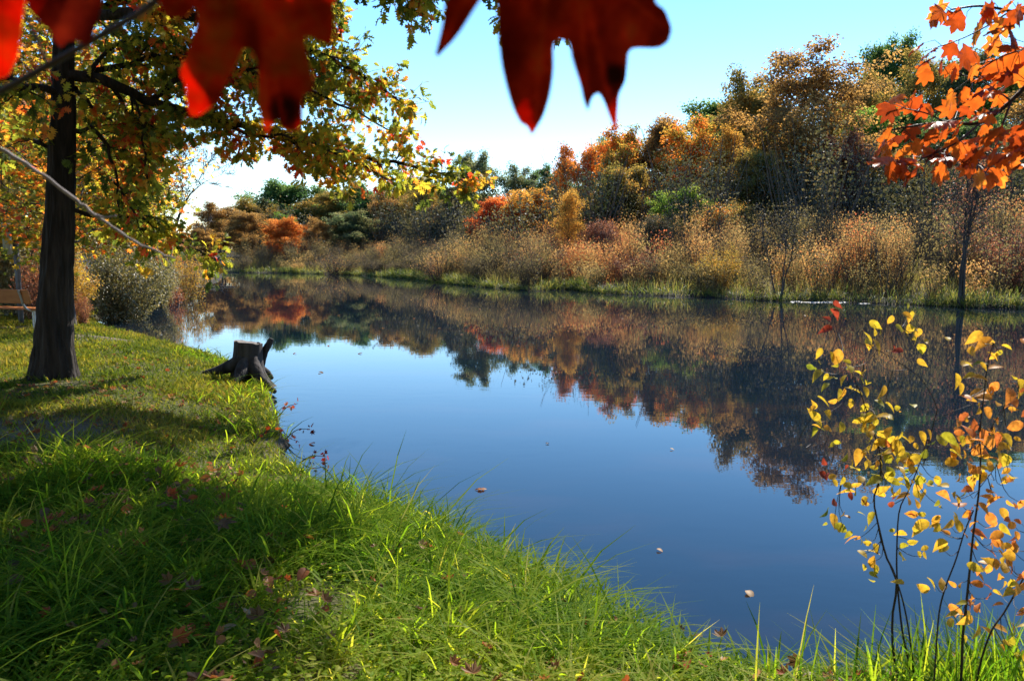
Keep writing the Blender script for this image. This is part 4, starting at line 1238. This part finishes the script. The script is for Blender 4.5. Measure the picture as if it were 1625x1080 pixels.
# ------------------------------------------------------------------ single fallen and floating leaves
def single_leaf(px, py, z, size, rnd, label, mat='lf_litter', group=None, tmpl=MAPLE, seed=0, name='fallen_leaf'):
    rng = np.random.default_rng(seed + 200)
    p = G(px, py, z)
    g = Geo()
    a = rng.random() * 6.283
    flat = name == 'floating_leaf'
    place(g, tmpl, np.zeros((1, 3)), np.array([[math.cos(a), math.sin(a), .04 if flat else .25]]), unit(np.array([[rng.normal(0, .2) * (not flat), 0 if flat else -.35, 1]])), size, rnd)
    o = g.build(name, M[mat])
    o.location = p
    return tag(o, label, 'leaf', group)
single_leaf(342, 832, .62, .12, .3, 'pale tan fallen leaf caught upright in the long grass', seed=1)
fl = 'leaves floating on the pond'
single_leaf(768, 777, .012, .10, .55, 'curled tan leaf floating nearest the grassy point', group=fl, seed=2, name='floating_leaf')
single_leaf(1185, 936, .012, .075, .99, 'small whitish leaf floating near the bottom right of the open water', group=fl, seed=3, tmpl=OVATE, name='floating_leaf')
single_leaf(872, 702, .012, .05, .0, 'tiny dark leaf floating alone in mid pond', group=fl, seed=4, name='floating_leaf')
single_leaf(1063, 711, .012, .05, .99, 'tiny pale speck of a leaf floating left of the rippled reflection', group=fl, seed=5, tmpl=OVATE, name='floating_leaf')
for i, (px, py) in enumerate([(1042, 870), (500, 703), (610, 520), (640, 535), (560, 545), (700, 520), (860, 520), (950, 500), (990, 505), (690, 478), (760, 490), (540, 500), (590, 470), (1340, 505), (1275, 500), (486, 520), (520, 548), (575, 560), (625, 486), (655, 505), (735, 530), (800, 505), (820, 548), (905, 540), (1020, 520), (1090, 505), (1150, 520), (1190, 495), (470, 560), (505, 590), (880, 600), (1110, 560)]):
    single_leaf(px, py, .012, .05 + .03 * (i % 3), [.95, .6, .3][i % 3], 'tiny pale leaf fleck floating on the dark reflections', group='leaf flecks on the reflections', seed=20 + i, tmpl=OVATE, name='floating_leaf')

# red leaved seedlings leaning over the water by the stump
def seedling(px, py, z, n, h, label, seed, mat='lf_sun_orange', lean=(.3, -.1)):
    rng = np.random.default_rng(seed)
    b = G(px, py, z)
    b[2] = max(H(b[0], b[1]), -.05)
    r = thing('seedling', label, 'seedling', b)
    g = Geo()
    e = np.array([lean[0], lean[1], h])
    p = smooth_path([np.zeros(3), e * .5 + [0, 0, .05], e], 7)
    tube(g, p, np.linspace(.006, .003, 7), 5); g.build('stem', M['twig_dark'], r)
    g = Geo()
    q = p[rng.integers(3, 7, n)]
    tip = unit(rng.normal(0, 1, (n, 3)) + np.array([0, 0, .1]))
    place(g, MAPLE, q + tip * .02, tip, unit(rng.normal(0, .6, (n, 3)) + np.array([0, -.6, .5])), rng.uniform(.035, .065, n), rng.random(n))
    g.build('foliage', M[mat], r)
seedling(438, 655, .1, 9, .22, 'orange leaved maple seedling leaning over the water below the stump root', 301)
seedling(452, 690, .08, 6, .14, 'dark red seedling at the eroded bank edge nearest the water', 302, 'lf_red_near')
seedling(398, 690, .25, 6, .16, 'orange red seedling standing in the grass left of the eroded bank', 303)
seedling(468, 726, .05, 7, .08, 'flat red leaved sprig lying over the water at the eroded bank', 304, 'lf_red_near', (.3, .05))

# small pale patches on the water at the far waterline
def pale_patches():
    rng = np.random.default_rng(33)
    g = Geo()
    for px0, px1, py in ((1255, 1400, 478.5),):
        n = 26
        px = rng.uniform(px0, px1, n)
        for a in px:
            c = G(a, py + rng.normal(0, .7) + .03 * (a - px0) * .5, .006)
            k = 8
            th = np.arange(k) * 6.283 / k
            rr = rng.uniform(.03, .13) * (1 + .3 * rng.random(k))
            V = np.stack([c[0] + np.cos(th) * rr * 1.8, c[1] + np.sin(th) * rr, np.full(k, c[2] + rng.uniform(0, .004))], -1)
            g.add(np.concatenate([V, [c + [0, 0, .02]]]), np.stack([np.arange(k), (np.arange(k) + 1) % k, np.full(k, k)], -1))
    m = solid_mat('pale_patch', (.2, .2, .18), (.5, .5, .46), 9, .6, .2)
    tag(g.build('pale_patches', m), 'small pale patches on the water along the far waterline', 'pale_patches', kind='stuff')
pale_patches()

# ------------------------------------------------------------------ scarlet maple branch hanging close to the lens
def traced_leaf(px_pts, Y, tilt, curl, seed, parent, origin, rnd, mat, veins=(), spots=()):
    """flat leaf blade with its own distance and size, curled and with veins' relief, thin but solid"""
    rng = np.random.default_rng(seed)
    pts = np.array(px_pts, float)
    # round the outline a little
    Q = []
    nP = len(pts)
    for i in range(nP):
        a, b = pts[i], pts[(i + 1) % nP]
        Q += [a * .82 + b * .18, a * .5 + b * .5, a * .18 + b * .82]
    Q = np.array(Q)
    lo, hi = Q.min(0), Q.max(0)
    st = 6.0
    gx, gy = np.meshgrid(np.arange(lo[0], hi[0], st), np.arange(lo[1], hi[1], st))
    cand = np.stack([gx.ravel(), gy.ravel()], -1) + rng.uniform(-2, 2, (gx.size, 2))
    inside = np.zeros(len(cand), bool)
    B = np.roll(Q, -1, axis=0)
    dist = np.full(len(cand), 1e9)
    for a, b in zip(Q, B):
        c = (a[1] > cand[:, 1]) != (b[1] > cand[:, 1])
        xi = (b[0] - a[0]) * (cand[:, 1] - a[1]) / (b[1] - a[1] + 1e-12) + a[0]
        inside ^= c & (cand[:, 0] < xi)
        dist = np.minimum(dist, np.linalg.norm(cand - a, axis=1))
    cand = cand[inside & (dist > 4)]
    allp = np.concatenate([Q, cand])
    n = len(Q)
    res = delaunay_2d_cdt([Vector(p) for p in allp], [], [list(range(n))], 1, 1e-5)
    V2 = np.array([tuple(v) for v in res[0]]); F = np.array([f for f in res[2] if len(f) == 3])
    c = V2.mean(0)
    u = (V2 - c) / 150.0
    dep = Y + tilt[0] * u[:, 0] + tilt[1] * u[:, 1] + curl * (u[:, 0] ** 2 - .5 * u[:, 1] ** 2) + .004 * np.sin(V2[:, 0] * .05 + V2[:, 1] * .02)
    W = np.array([P(a, b, d) for (a, b), d in zip(V2, dep)])
    back = W + np.array([0, .0004, 0])
    m = len(W)
    rv = rnd + .35 * (vnoise(V2[:, 0] * .02, V2[:, 1] * .02, seed) - .5) + .16 * (vnoise(V2[:, 0] * .09, V2[:, 1] * .09, seed + 3) - .5)
    rv = np.clip(rv, .3, 1)
    for sx, sy, sr in spots:
        rv = rv + (.18 - rv) * sm(1.6 - np.hypot(V2[:, 0] - sx, V2[:, 1] - sy) / sr)
    for v in veins:
        v = np.array(v, float)
        for a_, b_ in zip(v[:-1], v[1:]):
            ab = b_ - a_
            t_ = np.clip(((V2 - a_) @ ab) / (ab @ ab), 0, 1)
            rv = rv + (.92 - rv) * (.6 * sm(1.5 - np.linalg.norm(V2 - a_ - t_[:, None] * ab, axis=1) / 4.0))
    g = Geo()
    g.add(W - origin, F, rv)
    g.add(back - origin, F[:, ::-1], rv)
    o = g.build('leaf', mat, parent)
    return o

def scarlet_branch():
    origin = P(250, -120, .5)
    r = thing('maple_branch', 'branch with big scarlet maple leaves hanging into the top of the view', 'branch', origin)
    g = Geo()
    stem = smooth_path([P(-260, 250, .66), P(-60, 172, .62), P(0, 145, .6), P(75, 105, .58), P(150, 62, .56), P(240, 8, .53), P(330, -70, .5), P(520, -190, .47), P(760, -260, .46), P(900, -280, .45)], 60)
    tube(g, stem - origin, np.linspace(.0028, .0016, 60), 8)
    def petiole(a, b):
        tube(g, smooth_path([a, (a + b) / 2 + np.array([0, 0, .012]), b], 8) - origin, np.linspace(.0012, .0009, 8), 6)
    petiole(P(520, -190, .47), P(395, -118, .43)); petiole(P(900, -280, .45), P(872, -142, .42))
    petiole(P(240, 8, .53), P(110, -60, .47)); petiole(P(75, 105, .58), P(-20, -60, .47))
    g.build('stem', M['twig_dark'], r)
    C_ = [(688, 97), (726, 58), (757, 8), (774, -16), (789, 0), (790, 50), (795, 100), (804, 140), (815, 175), (826, 196), (836, 200), (844, 216), (854, 200), (864, 182), (874, 148), (879, 110), (878, 72), (886, 62),
          (903, 66), (908, 95), (921, 135), (926, 160), (933, 178), (940, 154), (950, 147), (958, 160), (968, 188), (979, 214), (980, 180), (982, 150), (993, 130), (996, 100), (997, 84), (1005, 76), (1045, 77), (1061, 67), (1067, 46),
          (1056, 16), (1042, 6), (1038, -6), (1080, -70), (1040, -66), (1000, -80), (960, -130), (900, -118), (872, -142), (840, -118), (770, -140), (742, -96), (716, -60), (728, -30), (707, 0), (702, 40)]
    B_ = [(246, -20), (252, 5), (262, 22), (275, 29), (295, 26), (309, 12), (314, 20), (311, 42), (300, 78), (284, 118), (293, 132), (296, 160), (300, 184), (316, 184), (340, 166), (356, 138), (372, 106), (384, 78), (396, 76),
          (406, 88), (411, 115), (410, 150), (414, 188), (423, 216), (430, 200), (440, 188), (450, 205), (468, 209), (480, 196), (479, 150), (498, 144), (497, 126), (488, 95), (482, 60), (490, 57), (508, 66), (526, 73), (531, 40),
          (528, 0), (560, -60), (500, -66), (450, -110), (395, -118), (350, -120), (300, -96), (270, -70)]
    A1 = [(-150, 60), (-60, 70), (-90, 150), (-40, 140), (-8, 126), (12, 122), (28, 90), (33, 50), (38, 5), (60, -50), (10, -62), (-20, -60), (-90, -70), (-110, -10)]
    A2 = [(38, -8), (48, 18), (66, 38), (78, 48), (88, 66), (97, 76), (108, 64), (122, 66), (140, 72), (148, 54), (156, 25), (163, 0), (190, -60), (140, -64), (110, -60), (80, -90), (40, -50)]
    traced_leaf(C_, .42, (.02, .05), .02, 1, r, origin, .68, M['lf_red_near'], [[(872, -142), (865, 0), (850, 190)], [(872, -142), (930, 0), (975, 190)], [(872, -142), (980, -20), (1055, 45)], [(872, -142), (770, -60), (700, 70)], [(915, -40), (925, 60), (933, 160)]], [(975, 120, 16)])
    traced_leaf(B_, .43, (-.02, .06), .018, 2, r, origin, .8, M['lf_red_near'], [[(395, -118), (370, 0), (315, 165)], [(395, -118), (415, 20), (450, 190)], [(395, -118), (470, -20), (522, 60)], [(395, -118), (320, -50), (272, 20)], [(392, -40), (418, 80), (424, 200)]], [(452, 175, 22)])
    traced_leaf(A1, .47, (.01, .04), .015, 3, r, origin, .95, M['lf_red_near'])
    traced_leaf(A2, .475, (.03, -.03), .02, 4, r, origin, .6, M['lf_red_near'])
    # more leaves of this branch, added above the frame to shade the near ones
    sd = np.array(SUND)
    for i, (px, py, rz) in enumerate([(715, 20, 0), (800, 20, 1), (835, 120, 2), (900, 40, 3), (960, 130, 4), (1000, 40, 5), (930, -60, 1), (1050, 40, 2), (860, -60, 0), (340, 60, 4), (430, 130, 3), (300, 130, 1)]):
        p = P(px, py, .42) + sd * (.36 + .012 * (i % 4))
        h = Geo()
        t = unit(np.array([math.sin(rz * 1.3), -.4, -.6 + .1 * rz]))
        place(h, MAPLE, (p - origin - t * .06)[None], t[None], unit(sd + np.array([.1 * math.sin(i), .1, 0]))[None], .125, .3)
        h.build('leaf', M['lf_red_near'], r)
scarlet_branch()

def pale_twig():
    o = P(60, 275, 1.25)
    r = thing('bare_twig', 'pale bare twig with one short side shoot crossing in front of the oak trunk', 'twig', o)
    g = Geo()
    p = smooth_path([P(-420, 40, 1.15), P(-120, 175, 1.2), P(0, 236, 1.22), P(60, 273, 1.25), P(118, 315, 1.27), P(158, 346, 1.28), P(208, 380, 1.3), P(250, 400, 1.31), P(279, 410, 1.32)], 50)
    rng = np.random.default_rng(4)
    p += rng.normal(0, .0008, p.shape)
    tube(g, p - o, np.linspace(.0040, .0016, 50) * (1 + .12 * (rng.random(50) - .5)), 8, cap=True)
    q = smooth_path([P(152, 341, 1.28), P(166, 345, 1.27), P(184, 342, 1.26)], 8)
    tube(g, q - o, np.linspace(.002, .0016, 8), 6, cap=True)
    g.build('stem', M['twig_pale'], r)
pale_twig()

# ------------------------------------------------------------------ orange maple branch at the right
def orange_branch():
    rng = np.random.default_rng(17)
    o = P(1660, 110, 2.6)
    r = thing('maple_branch', 'branch of backlit orange maple leaves reaching in at the upper right', 'branch', o)
    g = Geo()
    S = [
        ([(1900, -60, 2.5), (1760, 20, 2.55), (1660, 105, 2.6), (1605, 160, 2.62), (1556, 195, 2.65), (1500, 194, 2.68), (1450, 200, 2.7), (1405, 208, 2.72)], .010, .003),
        ([(1760, 20, 2.55), (1690, 30, 2.5), (1625, 22, 2.5), (1560, 10, 2.52), (1510, 15, 2.55)], .007, .003),
        ([(1600, 20, 2.5), (1560, 45, 2.55), (1520, 64, 2.6), (1465, 82, 2.65)], .003, .0015),
        ([(1556, 195, 2.65), (1520, 225, 2.6), (1480, 245, 2.55), (1440, 262, 2.5)], .004, .002),
        ([(1605, 160, 2.62), (1585, 215, 2.55), (1575, 255, 2.5), (1560, 280, 2.45)], .004, .002),
        ([(1500, 194, 2.68), (1470, 180, 2.7), (1435, 172, 2.75)], .003, .002),
        ([(1690, 30, 2.5), (1640, 70, 2.45), (1590, 90, 2.45), (1555, 110, 2.45)], .004, .002),
        ([(1605, 160, 2.62), (1560, 130, 2.7), (1530, 120, 2.75), (1500, 105, 2.8)], .003, .0015),
        ([(1660, 105, 2.6), (1650, 200, 2.55), (1640, 250, 2.5)], .005, .002),
    ]
    P3 = []
    for pts, r0, r1 in S:
        p = smooth_path([P(*q) for q in pts], 24)
        P3.append(p)
        tube(g, p - o, np.linspace(r0, r1, 24), 7)
    spots = [(1400, 212), (1418, 222), (1400, 240), (1395, 262), (1410, 275), (1425, 245), (1440, 215), (1448, 238), (1432, 262), (1455, 258), (1440, 280), (1468, 222), (1478, 244), (1490, 214), (1500, 232), (1495, 258), (1485, 278),
             (1512, 210), (1522, 244), (1530, 262), (1540, 225), (1548, 250), (1558, 275), (1565, 215), (1572, 240), (1585, 260), (1590, 222), (1600, 245), (1608, 210), (1615, 262), (1622, 232), (1640, 215), (1650, 250), (1580, 285), (1545, 290),
             (1430, 172), (1445, 165), (1425, 158), (1460, 180), (1480, 170), (1500, 172), (1515, 160), (1405, 185), (1480, 196), (1530, 178), (1560, 180), (1545, 155), (1580, 150),
             (1490, 22), (1510, 35), (1475, 32), (1560, 22), (1545, 55), (1565, 75), (1540, 90), (1580, 45), (1600, 70), (1595, 100), (1570, 110), (1610, 30), (1620, 90), (1615, 120), (1585, 125), (1560, 120), (1640, 50), (1650, 110), (1630, 15), (1590, 12), (1600, 115), (1640, 85),
             (1462, 100), (1458, 115), (1488, 108), (1500, 84), (1508, 118), (1470, 86), (1555, 145), (1630, 180), (1650, 170), (1700, 120), (1720, 60), (1700, 210), (1740, 160)]
    allp = np.concatenate(P3)
    lg = Geo()
    pos, tip, nrm, rv, sz = [], [], [], [], []
    for px, py in spots:
        dref = allp[np.argmin([np.hypot(*(np.array([FPX * q[0] / q[1] + 812.5 - px, (CAMZ - q[2]) / q[1] * FPX + 395 - py]))) for q in allp])]
        for rep in range(2 if rng.random() < .7 else 1):
            c = P(px + rng.normal(0, 11) * rep, py + rng.normal(0, 9) * rep, dref[1] + rng.normal(0, .12))
            away = unit(c - dref + np.array([0, 0, -.02]))
            t = unit(away * .6 + np.array([-.5, -.1, -.45]) + rng.normal(0, .45, 3))
            base = c - t * .045
            nn = unit(np.array([.25, .75, .75]) + rng.normal(0, .45, 3))
            pos.append(base); tip.append(t); nrm.append(nn)
            small = (py < 130 and px < 1515 and py > 75)
            sz.append(rng.uniform(.06, .09) * (.8 if small else 1)); rv.append(np.clip(rng.normal(.5, .25), 0, 1))
            mid = (dref + base) / 2 + rng.normal(0, .008, 3)
            tube(g, np.array([dref, mid, base]) - o, np.array([.0014, .0012, .001]), 4)
    place(lg, MAPLE_B, np.array(pos) - o, np.array(tip), np.array(nrm), np.array(sz), np.array(rv))
    g.build('stem', M['twig_dark'], r)
    lg.build('foliage', M['lf_sun_orange'], r)
orange_branch()

# ------------------------------------------------------------------ yellow leaved shrubs at the lower right
def uv(u, v):
    return 1200 + u / 1.769, 470 + v / 1.769

def yellow_shrub(label, Yd, stems, leaves, seed, size, shift):
    rng = np.random.default_rng(seed)
    pts3 = []
    g = Geo()
    root_xy = None
    paths = []
    for pts, r0, r1, rooted in stems:
        sway = rng.normal(0, .06)
        p = [P(*uv(u, v), Yd + sway * i / len(pts) + rng.normal(0, .015)) for i, (u, v) in enumerate(pts)]
        if rooted:
            b = p[0].copy(); b[2] = H(b[0], b[1]) - .02
            if p[0][2] > b[2] + .03:
                p = [b] + p
            else:
                p[0][2] = b[2]
            if root_xy is None:
                root_xy = p[0].copy()
        paths.append((smooth_path(p, 30), r0, r1))
    r = thing('shrub', label, 'shrub', root_xy, 'yellow leaved shrubs at the water edge')
    for p, r0, r1 in paths:
        tube(g, p - root_xy, np.linspace(r0 * .72, r1 * .8, 30), 7)
    allp = np.concatenate([p[8:] for p, _, _ in paths])
    prj = np.stack([FPX * allp[:, 0] / (allp[:, 1] * math.cos(PITCH) - (allp[:, 2] - CAMZ) * math.sin(PITCH)) + 812.5,
                    540 - FPX * (allp[:, 1] * math.sin(PITCH) + (allp[:, 2] - CAMZ) * math.cos(PITCH)) / (allp[:, 1] * math.cos(PITCH) - (allp[:, 2] - CAMZ) * math.sin(PITCH))], -1)
    pos, tip, nrm, rv, sz = [], [], [], [], []
    for it in leaves:
        u, v = it[:2]
        red = it[2] if len(it) > 2 else None
        px, py = uv(u, v)
        dd = np.hypot(prj[:, 0] - px, (prj[:, 1] - py) * .7 + 8)
        q = allp[np.argmin(dd)]
        c = P(px, py, q[1] + rng.normal(0, .09))
        e = c + unit(rng.normal(0, 1, 3)) * .01
        if np.linalg.norm(e - q) > .02:
            mid = (q + e) / 2 + np.array([0, 0, -.02]) + rng.normal(0, .012, 3)
            tube(g, smooth_path([q, mid, e], 6) - root_xy, np.linspace(.0018, .0009, 6), 4)
        for k in range(rng.integers(2, 5)):
            t = unit((c - q) * .8 + rng.normal(0, .5, 3) + np.array([0, 0, -.25]))
            s = size * rng.uniform(.55, 1.45)
            pos.append(c - t * s * .5 + rng.normal(0, .024, 3) * k); tip.append(t)
            nrm.append(unit(np.array([.2, -.55, .6]) + rng.normal(0, .5, 3)))
            sz.append(s * (.8 if red else 1))
            base_c = .26 + .27 * (u > 560) * (v > 260) * (v < 900) + shift
            rv.append(red if red else np.clip(rng.normal(base_c, .14), 0, .88))
    g.build('stem', M['twig_dark'], r)
    lg = Geo()
    pos, tip, nrm, sz, rv = (np.array(a_) for a_ in (pos, tip, nrm, sz, rv))
    o_ = rng.random(len(pos)) < .55
    place(lg, OVATE_P, pos[o_] - root_xy, tip[o_], nrm[o_], sz[o_], rv[o_])
    place(lg, OVATE, pos[~o_] - root_xy, tip[~o_], nrm[~o_], sz[~o_] * .9, rv[~o_])
    lg.build('foliage', M['lf_yellow'], r)

A_ST = [
    ([(400, 1080), (385, 1000), (382, 900), (395, 800), (365, 730), (345, 650), (330, 570), (345, 520), (350, 450), (325, 370), (300, 290), (275, 230), (258, 195)], .008, .002, True),
    ([(435, 1070), (412, 950), (402, 870), (395, 780), (395, 700), (402, 600), (430, 540), (458, 470), (480, 400)], .007, .002, True),
    ([(442, 1070), (430, 950), (405, 830), (355, 700), (335, 600)], .006, .003, True),
    ([(470, 470), (498, 355), (506, 310), (470, 240), (430, 205), (350, 155), (290, 130), (240, 110), (190, 75)], .003, .0012, False),
    ([(430, 205), (375, 208), (345, 188), (330, 165)], .0016, .001, False),
    ([(270, 200), (310, 185), (360, 130), (410, 85)], .002, .001, False),
    ([(320, 530), (250, 505), (180, 475), (145, 430), (120, 405)], .0018, .001, False),
    ([(500, 350), (560, 320), (640, 290), (745, 238)], .0016, .001, False),
]
A_LF = [(180, 185), (185, 210), (225, 195), (215, 170), (285, 210), (300, 235), (245, 275), (260, 300), (165, 335), (205, 330), (180, 365), (205, 370), (215, 415), (285, 350), (335, 355), (350, 390), (380, 310), (350, 300),
        (320, 405), (345, 410), (355, 420), (395, 420), (410, 430), (300, 435), (280, 480), (330, 480), (375, 490), (390, 520), (420, 490), (440, 460), (490, 390), (520, 400), (470, 395), (258, 530), (285, 530), (350, 545),
        (400, 550), (465, 560), (460, 515), (485, 525), (510, 518), (220, 630), (240, 650), (255, 615), (285, 680), (310, 680), (325, 745), (340, 710), (410, 730), (460, 725), (300, 575), (300, 720), (265, 565, .98), (195, 505, .99),
        (440, 690), (520, 590), (320, 115), (335, 80), (405, 90), (430, 65), (450, 95), (450, 115), (478, 128), (225, 45, .99), (192, 92, .99), (390, 150, .98), (265, 200), (320, 340), (370, 410), (380, 430), (340, 470), (430, 450), (390, 560, .95), (310, 470), (360, 440), (400, 400)]
B_ST = [
    ([(575, 1075), (580, 950), (590, 860), (600, 760), (610, 660), (625, 550), (630, 450), (628, 380), (640, 270), (650, 190), (665, 130)], .008, .002, True),
    ([(500, 1075), (512, 900), (530, 820), (560, 740), (585, 660), (610, 600)], .005, .003, True),
    ([(620, 1075), (655, 950), (700, 880), (745, 800), (775, 740), (800, 660)], .006, .003, True),
    ([(632, 420), (665, 360), (700, 300), (735, 240)], .002, .001, False),
    ([(625, 540), (670, 480), (715, 400)], .002, .001, False),
]
B_LF = [(635, 130), (680, 160), (705, 140), (640, 195), (605, 220), (725, 225), (745, 265), (620, 270), (590, 280), (660, 265), (715, 275), (585, 335), (600, 375), (680, 300), (715, 310), (680, 345), (725, 365), (735, 400), (610, 420),
        (645, 390), (700, 420), (680, 400), (605, 480), (640, 450), (660, 470), (650, 500), (700, 490), (695, 525), (725, 515), (555, 445), (560, 420), (570, 385), (590, 540), (570, 580), (555, 555), (600, 600), (650, 560), (665, 570),
        (640, 590), (500, 640), (510, 650), (545, 640), (525, 705), (495, 800), (590, 670), (610, 700), (665, 645), (670, 690), (640, 760), (615, 760), (575, 810), (620, 805), (660, 745), (690, 740), (720, 760), (720, 640), (700, 700),
        (735, 630), (745, 575), (680, 830), (720, 810), (740, 790), (650, 840), (610, 860), (575, 900), (620, 870), (690, 930), (740, 960), (695, 985), (735, 1010), (745, 890), (560, 880), (590, 910), (630, 400), (615, 440), (640, 480), (660, 380), (600, 400), (690, 720), (710, 740), (730, 700)]
yellow_shrub('thin forked shrub with sparse yellow leaves and arching grey twigs over the water', 3.05, A_ST, A_LF, 51, .047, .08)
yellow_shrub('fuller shrub with orange and yellow leaves at the right edge over the water', 2.85, B_ST, B_LF, 52, .049, .1)

# tall grass blades at the foot of the yellow shrubs
def tall_blades():
    rng = np.random.default_rng(77)
    xy = []
    for px, n in ((1240, 12), (1300, 18), (1350, 24), (1400, 50), (1450, 120), (1500, 160), (1550, 160), (1600, 150), (1650, 150)):
        c = P(px, 1075, 2.95 if px > 1330 else 3.15)
        xy.append(c[:2] + rng.normal(0, .07, (n, 2)) + np.array([0, .02]))
    xy = np.concatenate(xy)
    z = height(xy[:, 0], xy[:, 1])
    g = Geo()
    blades(g, rng, xy, np.maximum(z, -.02), rng.uniform(.18, .52, len(xy)), rng.uniform(.006, .011, len(xy)), np.clip(rng.normal(.4, .2, len(xy)), 0, 1), .3, .6)
    tag(g.build('tall_grass', M['grass'], smooth=False), 'tall arching grass blades at the foot of the yellow leaved shrubs', 'grass', kind='stuff')
tall_blades()
